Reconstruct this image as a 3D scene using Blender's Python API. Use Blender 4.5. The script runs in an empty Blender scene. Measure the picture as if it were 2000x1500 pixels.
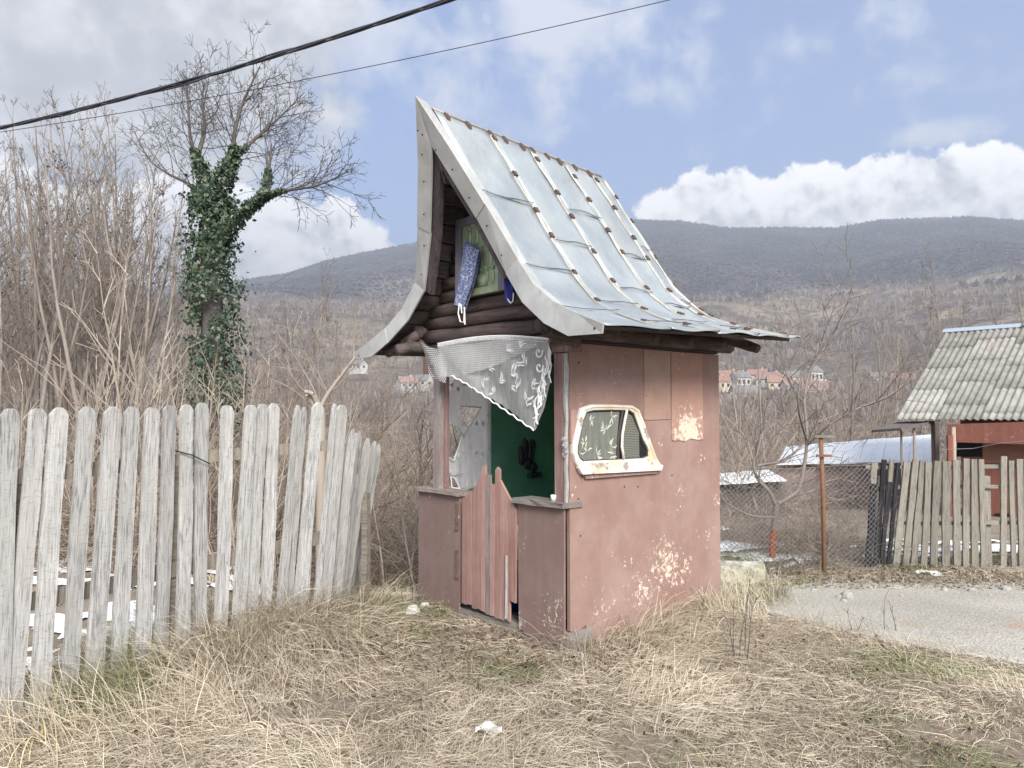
import bpy, math, random
import numpy as np
from mathutils import Vector, Matrix

# ------------------------------------------------------------------ camera, sky, sun, exposure
FPX = 1458.0; PITCH = math.atan(50 / FPX); EYE = 1.6
scene = bpy.context.scene
COL = scene.collection
cam_d = bpy.data.cameras.new("camera"); cam = bpy.data.objects.new("camera", cam_d); COL.objects.link(cam)
cam_d.sensor_fit = 'HORIZONTAL'; cam_d.sensor_width = 36.0; cam_d.lens = 36 * FPX / 2000
cam_d.clip_start = 0.05; cam_d.clip_end = 20000
cam.location = (0, 0, EYE); cam.rotation_euler = (math.pi / 2 + PITCH, 0, 0)
scene.camera = cam
scene.view_settings.view_transform = 'Standard'; scene.view_settings.look = 'None'
scene.view_settings.gamma = 1.0; scene.view_settings.use_curve_mapping = False
scene.view_settings.exposure = 2.12
cy = scene.cycles; cy.max_bounces = 6; cy.diffuse_bounces = 3; cy.glossy_bounces = 2; cy.transmission_bounces = 2; cy.volume_bounces = 0; cy.transparent_max_bounces = 16

SUN_AZ = math.radians(166)      # clockwise from +Y (north), so the sun is behind the camera on the right
SUN_EL = math.radians(34)
sun_d = bpy.data.lights.new("sun", 'SUN'); sun = bpy.data.objects.new("sun", sun_d); COL.objects.link(sun)
sun_d.energy = 2.3; sun_d.angle = math.radians(22); sun_d.color = (1.0, 0.95, 0.88)
_to = Vector((math.sin(SUN_AZ) * math.cos(SUN_EL), math.cos(SUN_AZ) * math.cos(SUN_EL), math.sin(SUN_EL)))
sun.rotation_euler = _to.to_track_quat('Z', 'Y').to_euler(); sun.location = (20, -20, 20)

def azel(px, py):
    a = math.atan((px - 1000) / FPX)
    return a, math.atan((800 - py) / FPX * math.cos(a))

class NT:
    """small wrapper around a node tree"""
    def __init__(s, nt): s.nt = nt; s.n = nt.nodes; s.l = nt.links
    def node(s, t, **kw):
        n = s.n.new(t)
        for k, v in kw.items(): setattr(n, k, v)
        return n
    def set(s, sock, v):
        if v is None: return
        if hasattr(v, 'is_linked') or hasattr(v, 'links'): s.l.new(v, sock)
        else: sock.default_value = v
    def math(s, op, a, b=None, c=None, clamp=False):
        n = s.node('ShaderNodeMath', operation=op); n.use_clamp = clamp
        s.set(n.inputs[0], a); s.set(n.inputs[1], b)
        if c is not None: s.set(n.inputs[2], c)
        return n.outputs[0]
    def mix(s, f, a, b, blend='MIX'):
        n = s.node('ShaderNodeMix', data_type='RGBA', blend_type=blend)
        s.set(n.inputs[0], f); s.set(n.inputs[6], a); s.set(n.inputs[7], b)
        return n.outputs[2]
    def noise(s, vec, scale, detail=4, rough=0.55, dist=0.0):
        n = s.node('ShaderNodeTexNoise'); s.set(n.inputs['Vector'], vec)
        n.inputs['Scale'].default_value = scale; n.inputs['Detail'].default_value = detail
        n.inputs['Roughness'].default_value = rough; n.inputs['Distortion'].default_value = dist
        return n.outputs[0]
    def ramp(s, f, stops, interp='LINEAR'):
        n = s.node('ShaderNodeValToRGB'); s.set(n.inputs[0], f); n.color_ramp.interpolation = interp
        e = n.color_ramp.elements
        while len(e) < len(stops): e.new(0.5)
        for i, (p, c) in enumerate(stops):
            e[i].position = p; e[i].color = (c, c, c, 1) if isinstance(c, (int, float)) else (*c, 1)
        return n.outputs[0]
    def smooth(s, f, a, b):
        n = s.node('ShaderNodeMapRange', interpolation_type='SMOOTHSTEP')
        s.set(n.inputs[0], f); n.inputs[1].default_value = a; n.inputs[2].default_value = b
        return n.outputs[0]
    def mapping(s, vec, scale=(1, 1, 1), loc=(0, 0, 0), rot=(0, 0, 0)):
        n = s.node('ShaderNodeMapping'); s.set(n.inputs[0], vec)
        n.inputs['Scale'].default_value = scale; n.inputs['Location'].default_value = loc; n.inputs['Rotation'].default_value = rot
        return n.outputs[0]

world = bpy.data.worlds.new("World"); scene.world = world; world.use_nodes = True
def build_world():
    T = NT(world.node_tree); T.n.clear()
    out = T.node('ShaderNodeOutputWorld'); bg = T.node('ShaderNodeBackground')
    sky = T.node('ShaderNodeTexSky', sky_type='NISHITA'); sky.sun_disc = False
    sky.sun_elevation = SUN_EL; sky.sun_rotation = SUN_AZ; sky.altitude = 400
    sky.air_density = 1.0; sky.dust_density = 1.6; sky.ozone_density = 1.2
    tc = T.node('ShaderNodeTexCoord'); sep = T.node('ShaderNodeSeparateXYZ')
    T.l.new(tc.outputs['Generated'], sep.inputs[0]); d = tc.outputs['Generated']
    az = T.math('ARCTAN2', sep.outputs[0], sep.outputs[1]); el = T.math('ARCSINE', sep.outputs[2])
    def blob(px, py, wx, wy, gain=1.0):
        a, e = azel(px, py)
        u = T.math('MULTIPLY', T.math('SUBTRACT', az, a), FPX / wx)
        v = T.math('MULTIPLY', T.math('SUBTRACT', el, e), FPX / wy)
        q = T.math('ADD', T.math('MULTIPLY', u, u), T.math('MULTIPLY', v, v))
        return T.math('MULTIPLY', T.math('MAXIMUM', T.math('SUBTRACT', 1.0, q), -1.5), gain)
    def mx(*a):
        r = a[0]
        for b in a[1:]: r = T.math('MAXIMUM', r, b)
        return r
    def dens(dv):
        fine = T.noise(dv, 15.0, 6, 0.6)
        return T.math('MULTIPLY', T.math('SUBTRACT', fine, 0.5), 2.6)
    n0 = dens(d)
    n1 = T.math('MULTIPLY', T.math('SUBTRACT', T.noise(T.mapping(d, loc=(0.006, -0.004, 0.014)), 15.0, 4, .6), .5), 2.6)
    world.cycles.sampling_method = 'MANUAL'; world.cycles.sample_map_resolution = 256
    # crisp heaped clouds low over the hills
    cum = mx(blob(1400, 410, 150, 75), blob(1620, 400, 170, 85), blob(1800, 385, 180, 80), blob(1960, 390, 170, 92), blob(2220, 395, 240, 90),
             blob(620, 470, 130, 85), blob(360, 480, 240, 110), blob(60, 450, 240, 110), blob(-260, 450, 260, 110), blob(-700, 500, 300, 80), blob(2700, 470, 300, 80))
    mc = T.smooth(T.math('ADD', T.math('ADD', cum, 0.05), T.math('MULTIPLY', n0, 1.05)), 0.0, 0.25)
    # wide grey-white sheet overhead on the left, thin veils
    sh = mx(blob(130, 60, 560, 260, 1.0), blob(-500, 0, 700, 420, 1.0), blob(470, -40, 260, 190, 0.9))
    ms = T.smooth(T.math('ADD', sh, T.math('MULTIPLY', n0, 0.6)), -0.05, 0.55)
    ve = mx(blob(690, 70, 210, 100, 0.9), blob(1090, 10, 230, 90, 1.0), blob(1880, 252, 110, 26, .55), blob(900, 150, 400, 120, 0.35), blob(1500, 40, 500, 120, 0.12))
    mv = T.math('MULTIPLY', T.smooth(T.math('ADD', ve, T.math('MULTIPLY', n0, 0.9)), -0.05, 0.9), 0.75)
    # the same broken cloud goes on all round outside the view
    far = T.smooth(T.math('ABSOLUTE', az), 0.72, 1.1)
    mg = T.math('MULTIPLY', T.math('MULTIPLY', T.smooth(T.math('ADD', n0, T.math('MULTIPLY', el, 0.25)), -0.15, 0.35), far), 0.85)
    lit = T.smooth(T.math('ADD', T.math('MULTIPLY', T.math('SUBTRACT', n0, n1), 1.0), T.math('MULTIPLY', T.math('SUBTRACT', cum, .75), -.55)), -0.60, 0.32)
    cc = T.mix(lit, (2.5, 2.56, 2.7, 1), (6.2, 6.05, 5.9, 1))
    cs = T.mix(T.smooth(n0, -0.45, 0.6), (1.95, 1.97, 2.05, 1), (3.5, 3.48, 3.5, 1))
    # thin high veil whitens the blue a little
    skyc = T.mix(0.10, T.mix(1.0, sky.outputs[0], (.36, .475, .66, 1), 'MULTIPLY'), (2.6, 2.9, 3.4, 1))
    c = T.mix(mg, skyc, cc); c = T.mix(mv, c, (3.35, 3.4, 3.55, 1)); c = T.mix(ms, c, cs); c = T.mix(mc, c, cc)
    T.l.new(c, bg.inputs[0]); bg.inputs[1].default_value = 0.075
    T.l.new(bg.outputs[0], out.inputs[0])
build_world()

# ------------------------------------------------------------------ pixel -> place
CAM = np.array([0, 0, EYE])
def ray(px, py):
    a = (px - 1000) / FPX; b = (750 - py) / FPX
    return np.array([a, math.cos(PITCH) - b * math.sin(PITCH), math.sin(PITCH) + b * math.cos(PITCH)])
def dep(px, py, Y):
    r = ray(px, py); return Vector(CAM + Y / r[1] * r)
ANG = math.atan2(-.759, .651); EX = np.array([math.cos(ANG), math.sin(ANG), 0]); EYV = np.array([-math.sin(ANG), math.cos(ANG), 0])
W = 1.75; ORG = np.array([.384, 5.0, 0]) - W * EX
def _loc(p): q = p - ORG; return (float(q @ EX), float(q @ EYV), float(q[2]))
def onfront(px, py, y=0.0):          # place on a plane parallel to the shrine front
    r = ray(px, py); t = ((ORG + y * EYV - CAM) @ EYV) / (r @ EYV); return _loc(CAM + t * r)
def onside(px, py, x=W):             # place on a plane parallel to the shrine side
    r = ray(px, py); t = ((ORG + x * EX - CAM) @ EX) / (r @ EX); return _loc(CAM + t * r)

# ------------------------------------------------------------------ noise and terrain
def _hash(ix, iy, seed):
    h = (ix * 374761393 + iy * 668265263 + seed * 974711) & 0x7fffffff
    h = ((h ^ (h >> 13)) * 1274126177) & 0x7fffffff
    return ((h ^ (h >> 16)) & 0xffff) / 65535.0
def vnoise(x, y, seed=0):
    x = np.asarray(x, float); y = np.asarray(y, float)
    ix = np.floor(x).astype(np.int64); iy = np.floor(y).astype(np.int64)
    fx = x - ix; fy = y - iy; fx = fx * fx * (3 - 2 * fx); fy = fy * fy * (3 - 2 * fy)
    a = _hash(ix, iy, seed); b = _hash(ix + 1, iy, seed); c = _hash(ix, iy + 1, seed); e = _hash(ix + 1, iy + 1, seed)
    return (a * (1 - fx) + b * fx) * (1 - fy) + (c * (1 - fx) + e * fx) * fy
def fbm(x, y, seed=0, o=4):
    r = 0; a = 0.5; f = 1.0
    for k in range(o): r = r + a * vnoise(np.asarray(x) * f, np.asarray(y) * f, seed + k); a *= .5; f *= 2.03
    return r / (1 - .5 ** o)
def sstep(a, b, x): t = np.clip((np.asarray(x, float) - a) / (b - a), 0, 1); return t * t * (3 - 2 * t)

RIDGE = np.array([(-1500, 560), (-600, 560), (0, 570), (400, 560), (560, 536), (630, 512), (700, 496), (805, 476), (900, 456), (1100, 440), (1245, 430), (1330, 432), (1430, 446), (1520, 445), (1640, 446),
                  (1720, 431), (1800, 428), (1900, 424), (2000, 432), (2300, 440), (3000, 470), (4500, 520)], float)
def ridge_tan(az):
    px = 1000 + FPX * np.tan(np.clip(az, -1.2, 1.2))
    py = np.interp(px, RIDGE[:, 0], RIDGE[:, 1])
    return (800 - py) / FPX * np.cos(np.clip(az, -1.2, 1.2))
RR = np.array([0, 30, 45, 70, 150, 260, 400, 520, 700, 1000, 1500, 1800])
RZ = np.array([-3.5, -3.5, -5.5, -9, -11, -8, 6, 18, 60, 130, 240, 300.])
R_RIDGE = 2700.
def farz(x, y):
    r = np.hypot(x, y); az = np.arctan2(x, y)
    front = sstep(-.2, .6, np.cos(az))
    zr = ridge_tan(az) * R_RIDGE
    t = np.clip((r - 900) / (R_RIDGE - 900), 0, 1); rt = ridge_tan(az); e9 = np.interp(900., RR, RZ) / 900.
    base = np.interp(r, RR, RZ)
    z = np.where(r < 900, base, (e9 + (rt - e9) * (.25 * t + .75 * t * t * (3 - 2 * t))) * r)
    z = np.where(r > R_RIDGE, zr * (1 - .35 * sstep(R_RIDGE, 5200, r)), z)
    rough = sstep(200, 900, r) * (1 - sstep(1700, 2350, r))
    z = z + rough * (.5 * (fbm(x / 420., y / 420., 3, 4) - .5) + .75 * (.42 - np.abs(fbm(x / 330., y / 700., 13, 4) - .5) * 2.4)) * np.clip(r * .065, 0, 110)
    z = z + sstep(30, 90, r) * (1 - sstep(500, 900, r)) * (fbm(x / 40., y / 40., 8) - .5) * 4
    return np.where(front > 0, front * z + (1 - front) * np.minimum(z, 0) * .2, np.minimum(z, 0) * .2)
def nearz(x, y):
    n = .07 * (fbm(x * .9, y * .9, 1, 3) - .5) + .035 * (vnoise(x * 4, y * 4, 5) - .5)
    road = sstep(1.6, 2.4, x) * sstep(4.3, 5.2, y + .45 * (x - 2)) * (1 - sstep(7.0, 7.5, y))
    n = n * (1 - .8 * road) - .03 * road
    z = n + .20 * np.exp(-((x + 1.55) ** 2 / .35 + (y - 4.75) ** 2 / .5)) + .10 * np.exp(-((x + 1.9) ** 2 / .3 + (y - 3.9) ** 2 / .3))
    z = z + .07 * np.exp(-((x - 1.45) ** 2 / .1 + (y - 5.7) ** 2 / .1)) - .05 * sstep(-1.9, -2.6, x + .68 * (4 - y) * 0 - .0)
    yard = sstep(-2.2, -3.4, x)
    k = sstep(.5, 2.0, x)
    y0 = 6.75 * (1 - k) + 8.6 * k; sl = .34 * (1 - k) + .085 * k
    y0 = y0 * (1 - yard) + 7.0 * yard; sl = sl * (1 - yard) + .11 * yard
    d = (np.log1p(np.exp(np.clip((y - y0) * 4, -40, 40))) / 4) * sl
    return z - 12 * (1 - np.exp(-d / 12))
def Z(x, y):
    x = np.asarray(x, float); y = np.asarray(y, float)
    t = sstep(18, 48, np.hypot(x, y)); return nearz(x, y) * (1 - t) + farz(x, y) * t
def zz(x, y): return float(Z(np.array([x]), np.array([y]))[0])

# ------------------------------------------------------------------ mesh helpers
class MB:
    def __init__(s): s.v = []; s.f = []
    def add(s, v, f):
        b = len(s.v); s.v += [tuple(p) for p in v]; s.f += [tuple(i + b for i in q) for q in f]; return s
    def box(s, x0, x1, y0, y1, z0, z1, j=0, rng=None):
        v = [(x, y, z) for z in (z0, z1) for y in (y0, y1) for x in (x0, x1)]
        if j: v = [(a + rng.uniform(-j, j), b + rng.uniform(-j, j), c + rng.uniform(-j, j)) for a, b, c in v]
        return s.add(v, [(0, 2, 3, 1), (4, 5, 7, 6), (0, 1, 5, 4), (2, 6, 7, 3), (0, 4, 6, 2), (1, 3, 7, 5)])
    def prism(s, poly, fn0, fn1):
        n = len(poly); v = [fn0(*p) for p in poly] + [fn1(*p) for p in poly]
        f = [tuple(range(n))[::-1], tuple(range(n, 2 * n))] + [(i, (i + 1) % n, n + (i + 1) % n, n + i) for i in range(n)]
        return s.add(v, f)
    def tube(s, pts, rad, n=8, cap=True, flat=1.0):
        pts = [Vector(p) for p in pts]; m = len(pts); v = []
        if not hasattr(rad, '__len__'): rad = [rad] * m
        ref = None
        for i, p in enumerate(pts):
            t = (pts[min(i + 1, m - 1)] - pts[max(i - 1, 0)]).normalized()
            if ref is None: ref = Vector((0, 0, 1)) if abs(t.z) < .9 else Vector((1, 0, 0))
            a = t.cross(ref).normalized(); b = a.cross(t).normalized(); ref = b
            for k in range(n):
                q = 2 * math.pi * k / n; v.append(p + a * (math.cos(q) * rad[i]) + b * (math.sin(q) * rad[i] * flat))
        f = [(i * n + k, i * n + (k + 1) % n, (i + 1) * n + (k + 1) % n, (i + 1) * n + k) for i in range(m - 1) for k in range(n)]
        if cap: f += [tuple(range(n))[::-1], tuple((m - 1) * n + k for k in range(n))]
        return s.add(v, f)
    def grid(s, nu, nv, fn, keep=None):
        v = [fn(i / nu, j / nv) for j in range(nv + 1) for i in range(nu + 1)]
        f = []
        for j in range(nv):
            for i in range(nu):
                if keep and not keep((i + .5) / nu, (j + .5) / nv): continue
                a = j * (nu + 1) + i; f.append((a, a + 1, a + nu + 2, a + nu + 1))
        return s.add(v, f)
    def ball(s, c, r, nu=8, nv=6, jit=0, rng=None):
        v = [(c[0], c[1], c[2] - r[2])]
        for j in range(1, nv):
            t = math.pi * j / nv
            for i in range(nu):
                q = 2 * math.pi * i / nu; m = 1 + (rng.uniform(-jit, jit) if jit else 0)
                v.append((c[0] + r[0] * math.sin(t) * math.cos(q) * m, c[1] + r[1] * math.sin(t) * math.sin(q) * m, c[2] - r[2] * math.cos(t) * m))
        v.append((c[0], c[1], c[2] + r[2])); e = len(v) - 1
        f = [(0, 1 + (i + 1) % nu, 1 + i) for i in range(nu)]
        for j in range(nv - 2):
            for i in range(nu):
                a = 1 + j * nu; f.append((a + i, a + (i + 1) % nu, a + nu + (i + 1) % nu, a + nu + i))
        a = 1 + (nv - 2) * nu; f += [(a + i, a + (i + 1) % nu, e) for i in range(nu)]
        return s.add(v, f)
    def xform(s, M): s.v = [tuple(M @ Vector(p)) for p in s.v]; return s

def setp(o, label=None, cat=None, group=None, kind=None):
    if label: o["label"] = label
    if cat: o["category"] = cat
    if group: o["group"] = group
    if kind: o["kind"] = kind
    return o
def link(o, parent=None):
    COL.objects.link(o)
    if parent is not None: o.parent = parent
    return o
def meshof(mb, mat, smooth=False, uv=None):
    me = bpy.data.meshes.new("mesh"); me.from_pydata(mb.v, [], mb.f)
    if mat is not None: me.materials.append(mat)
    if smooth: me.polygons.foreach_set('use_smooth', [True] * len(me.polygons))
    if uv:
        l = me.uv_layers.new(name="UVMap")
        for lp in me.loops: l.data[lp.index].uv = uv(*mb.v[lp.vertex_index])
    me.update(); return me
def obj(name, mb, mat, parent=None, smooth=False, uv=None, M=None):
    o = bpy.data.objects.new(name, mb if isinstance(mb, bpy.types.Mesh) else meshof(mb, mat, smooth, uv))
    if M is not None: o.matrix_local = M
    return link(o, parent)
def empty(name, loc=(0, 0, 0), rz=0.0):
    o = bpy.data.objects.new(name, None); o.location = loc; o.rotation_euler = (0, 0, rz); o.empty_display_size = .1
    return link(o)
def copy_tree(o, parent=None):
    c = o.copy(); link(c, parent)
    for ch in list(o.children): copy_tree(ch, c)
    return c
def npmesh(V, F, mat, tint=None, smooth=False):
    V = np.asarray(V, np.float32); F = np.asarray(F, np.int32); m, k = F.shape
    me = bpy.data.meshes.new("mesh"); me.vertices.add(len(V)); me.vertices.foreach_set('co', V.ravel())
    me.loops.add(m * k); me.loops.foreach_set('vertex_index', F.ravel())
    me.polygons.add(m); me.polygons.foreach_set('loop_start', np.arange(0, m * k, k, dtype=np.int32))
    if smooth: me.polygons.foreach_set('use_smooth', np.ones(m, bool))
    if tint is not None:
        a = me.attributes.new('tint', 'FLOAT', 'POINT'); a.data.foreach_set('value', np.asarray(tint, np.float32))
    if mat is not None: me.materials.append(mat)
    me.update(calc_edges=True); return me
def segmesh(segs, ns=3):
    """list of (p0,p1,r0,r1) -> verts, quads"""
    A = np.array([[*a, *b, r, q] for a, b, r, q in segs]); p0 = A[:, :3]; p1 = A[:, 3:6]
    if ns == 1:          # one narrow quad for the thinnest far twigs
        t = p1 - p0; rr = np.random.default_rng(len(A)).normal(size=t.shape); a = np.cross(t, rr); a /= np.linalg.norm(a, axis=1, keepdims=True) + 1e-9; w0 = a * A[:, 6:7] * 1.15; w1 = a * A[:, 7:8] * 1.15
        V = np.stack([p0 - w0, p0 + w0, p1 + w1, p1 - w1], 1).reshape(-1, 3); return V, np.arange(4 * len(A)).reshape(-1, 4)
    t = p1 - p0; t /= np.linalg.norm(t, axis=1, keepdims=True) + 1e-9
    ref = np.where(np.abs(t[:, 2:3]) < .9, np.array([[0, 0, 1.]]), np.array([[1., 0, 0]]))
    a = np.cross(t, ref); a /= np.linalg.norm(a, axis=1, keepdims=True); b = np.cross(a, t)
    q = 2 * np.pi * np.arange(ns) / ns
    ring = np.cos(q)[None, :, None] * a[:, None, :] + np.sin(q)[None, :, None] * b[:, None, :]
    V = np.concatenate([p0[:, None] + ring * A[:, 6][:, None, None], p1[:, None] + ring * A[:, 7][:, None, None]], 1).reshape(-1, 3)
    k = np.arange(ns); q4 = np.stack([k, (k + 1) % ns, ns + (k + 1) % ns, ns + k], 1)
    F = (np.arange(len(A))[:, None, None] * 2 * ns + q4[None]).reshape(-1, 4)
    return V, F
def replicate(V, F, pos, ang, sc, tint_rng=None, tilt=None):
    n = len(pos); c, s = np.cos(ang), np.sin(ang)
    P = np.empty((n, len(V), 3), np.float32)
    sx = sc if sc.ndim == 1 else sc[:, 0]; sz = sc if sc.ndim == 1 else sc[:, 1]
    P[:, :, 0] = (V[None, :, 0] * c[:, None] - V[None, :, 1] * s[:, None]) * sx[:, None] + pos[:, 0:1]
    P[:, :, 1] = (V[None, :, 0] * s[:, None] + V[None, :, 1] * c[:, None]) * sx[:, None] + pos[:, 1:2]
    P[:, :, 2] = V[None, :, 2] * sz[:, None] + pos[:, 2:3]
    FF = (np.arange(n)[:, None, None] * len(V) + F[None]).reshape(-1, F.shape[1])
    t = np.repeat(tint_rng.random(n) if tint_rng is not None else np.zeros(n), len(V))
    return P.reshape(-1, 3), FF, t

# ------------------------------------------------------------------ materials
def material(name, fn, rough=0.8, metal=0.0, spec=0.3):
    m = bpy.data.materials.new(name); m.use_nodes = True; T = NT(m.node_tree)
    b = T.n['Principled BSDF']; b.inputs['Roughness'].default_value = rough; b.inputs['Metallic'].default_value = metal
    b.inputs['Specular IOR Level'].default_value = spec
    tc = T.node('ShaderNodeTexCoord'); oi = T.node('ShaderNodeObjectInfo')
    T.bsdf = b; T.obj = tc.outputs['Object']; T.gen = tc.outputs['Generated']; T.uv = tc.outputs['UV']; T.rnd = oi.outputs['Random']
    gp = T.node('ShaderNodeNewGeometry'); T.pos = gp.outputs['Position']
    def col(c): T.set(b.inputs['Base Color'], c)
    def bump(h, strength=.3, dist=.01):
        n = T.node('ShaderNodeBump'); T.set(n.inputs['Height'], h); n.inputs['Strength'].default_value = strength; n.inputs['Distance'].default_value = dist
        T.l.new(n.outputs[0], b.inputs['Normal'])
    T.col = col; T.bump = bump
    # object space shifted by the object's own random number, so alike pieces differ
    sh = T.node('ShaderNodeVectorMath', operation='MULTIPLY_ADD'); cx = T.node('ShaderNodeCombineXYZ')
    for i in range(3): T.l.new(T.rnd, cx.inputs[i])
    T.l.new(cx.outputs[0], sh.inputs[0]); sh.inputs[1].default_value = (37.1, 53.7, 71.3); T.l.new(T.obj, sh.inputs[2])
    T.own = sh.outputs[0]
    at = T.node('ShaderNodeAttribute', attribute_name='tint'); T.tint = at.outputs['Fac']
    fn(T); return m
def C(r, g, b): return (r, g, b, 1)

def wood(name, dark, light, axis='z', warm=None, crack=.5, fresh=None):
    def fn(T):
        k = {'x': (2.5, 40, 40), 'y': (40, 2.5, 40), 'z': (40, 40, 2.5)}[axis]
        f = T.noise(T.mapping(T.own, k), 1.0, 6, .65, .6); g = T.noise(T.mapping(T.own, tuple(v * 3.5 for v in k)), 1.0, 3, .6)
        patch = T.noise(T.own, 3.0, 3)
        c = T.mix(T.ramp(f, [(.3, 0.), (.68, 1.)]), dark, light)
        c = T.mix(T.math('MULTIPLY', T.ramp(g, [(.5, 0.), (.64, 1.)]), crack), c, C(*[v * .45 for v in dark[:3]]))
        if warm: c = T.mix(T.ramp(patch, [(.45, 0.), (.7, .7)]), c, warm)
        c = T.mix(1.0, c, T.ramp(T.rnd, [(0, .78), (1, 1.12)]), 'MULTIPLY')
        sp = T.noise(T.mapping(T.own, (30, 30, 110) if axis == 'z' else (60, 60, 60)), 1.0, 3, .6); c = T.mix(T.math('MULTIPLY', T.ramp(sp, [(.56, 0.), (.68, 1.)]), .4), c, C(*[v * .6 for v in dark[:3]]))
        T.col(c); T.bump(T.math('ADD', f, T.math('MULTIPLY', g, .5)), .7, .005)
    return material(name, fn, .9, 0, .15)
M_picket = wood("grey weathered picket", C(.29, .285, .275), C(.56, .555, .54), 'z', C(.45, .44, .41), .7)
M_plank = wood("grey brown plank", C(.17, .155, .135), C(.31, .288, .25), 'z', C(.26, .25, .20), .6)
M_char = wood("charred plank", C(.014, .014, .018), C(.05, .05, .058), 'z', None, .4)
M_logx = wood("dark brown log", C(.060, .045, .042), C(.165, .125, .115), 'x', C(.10, .075, .075))
M_logy = wood("dark roof board", C(.045, .036, .036), C(.13, .105, .10), 'y', C(.20, .17, .15))
M_logz = wood("dark upright board", C(.05, .040, .042), C(.15, .12, .12), 'z', C(.085, .065, .07))
M_sill = wood("bare grey sill beam", C(.16, .14, .125), C(.33, .30, .27), 'x', C(.24, .22, .2))
M_ledge = wood("worn ledge board", C(.20, .15, .135), C(.42, .36, .33), 'x', C(.24, .15, .13))
M_rail = wood("grey rail", C(.17, .15, .12), C(.38, .34, .29), 'x', C(.27, .24, .18))
M_postpale = wood("pale post", C(.20, .17, .165), C(.36, .31, .30), 'z', C(.22, .15, .145))

def red_paint(name, base, chips, seed, vgrain=False, chip_col=C(.62, .47, .38), fade=C(.335, .235, .20)):
    """old oxide-red paint; chips = list of (centre, radius) in object space where it has flaked"""
    def fn(T):
        p = T.mapping(T.obj, loc=(seed, seed * 1.7, seed * .6))
        a = T.noise(p, 1.7, 4); b = T.noise(p, 11, 5, .6); f = T.noise(p, 60, 4, .7)
        c = T.mix(T.ramp(a, [(.38, 0.), (.66, 1.)]), base, fade)
        c = T.mix(T.math('MULTIPLY', T.ramp(b, [(.4, 0.), (.75, 1.)]), .35), c, C(base[0] * .72, base[1] * .66, base[2] * .66))
        st = T.noise(T.mapping(p, (14, 14, .8)), 1.0, 4, .6)
        c = T.mix(T.math('MULTIPLY', T.ramp(st, [(.52, 0.), (.72, 1.)]), .10), c, C(.46, .35, .30))
        if vgrain:
            g = T.noise(T.mapping(T.own, (45, 45, 2.2)), 1.0, 5, .65)
            c = T.mix(T.math('MULTIPLY', T.ramp(g, [(.52, 0.), (.66, 1.)]), .5), c, C(.40, .31, .27))
            c = T.mix(1.0, c, T.ramp(T.rnd, [(0, .85), (1, 1.15)]), 'MULTIPLY')
        fine = T.math('GREATER_THAN', T.math('MULTIPLY', T.noise(p, 40, 3, .6), T.noise(p, 4.0, 2)), .43)
        m = T.math('MULTIPLY', fine, .9)
        for (cx, cy, cz), rad, amt in chips:
            d = T.node('ShaderNodeVectorMath', operation='DISTANCE'); T.l.new(T.obj, d.inputs[0]); d.inputs[1].default_value = (cx, cy, cz)
            w = T.math('SUBTRACT', 1.0, T.math('DIVIDE', d.outputs['Value'], rad), None, True)
            w = T.math('MULTIPLY', w, amt)
            n = T.math('ADD', T.math('MULTIPLY', T.noise(p, 27, 6, .72, .5), .95), T.math('MULTIPLY', w, .22))
            m = T.math('MAXIMUM', m, T.math('MULTIPLY', T.smooth(n, .635, .70), T.smooth(w, 0.0, .15)))
        c = T.mix(m, c, T.mix(f, chip_col, C(.70, .60, .50)))
        T.col(c); T.bump(T.math('SUBTRACT', T.math('MULTIPLY', a, 1.5), m), .25, .004)
    return material(name, fn, .72, 0, .3)
M_redside = red_paint("faded red side wall", C(.275, .168, .140), [((W, 1.02, .42), .34, 1.0), ((W, .75, .28), .30, .85), ((W, 1.55, .62), .2, .6), ((W, 1.2, .98), .14, .6), ((W, .35, .22), .22, .6), ((W, 1.25, .38), .2, .9)], 2.3, False, C(.60, .46, .37))
M_redfront = red_paint("brown red front panel", C(.205, .138, .122), [((1.62, -.03, .2), .28, .75), ((1.3, -.03, .10), .14, .9), ((1.32, -.03, .66), .10, .7), ((.55, -.03, .75), .09, 1.0), ((.42, -.03, .1), .15, .4)], 5.1, False, C(.42, .36, .31), C(.24, .172, .155))
M_redwood = red_paint("red painted plank", C(.30, .17, .145), [], 8.2, True, C(.5, .42, .36), C(.36, .235, .205))
M_redbeam = red_paint("worn red beam", C(.20, .125, .118), [], 3.1, True, C(.36, .30, .27), C(.22, .13, .12))
M_patchA = red_paint("pale scraped board", C(.37, .235, .185), [((W, 1.2, 1.5), .2, .5)], 11.4, True, C(.56, .43, .34), C(.42, .285, .22))
M_patchB = red_paint("peeled board", C(.38, .235, .18), [((W, 1.32, 1.42), .30, 1.6)], 17.4, True, C(.60, .47, .36), C(.40, .22, .17))
M_housered = red_paint("rust red house wall", C(.20, .078, .058), [], 21.0, False, C(.3, .2, .16), C(.25, .10, .072))

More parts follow.
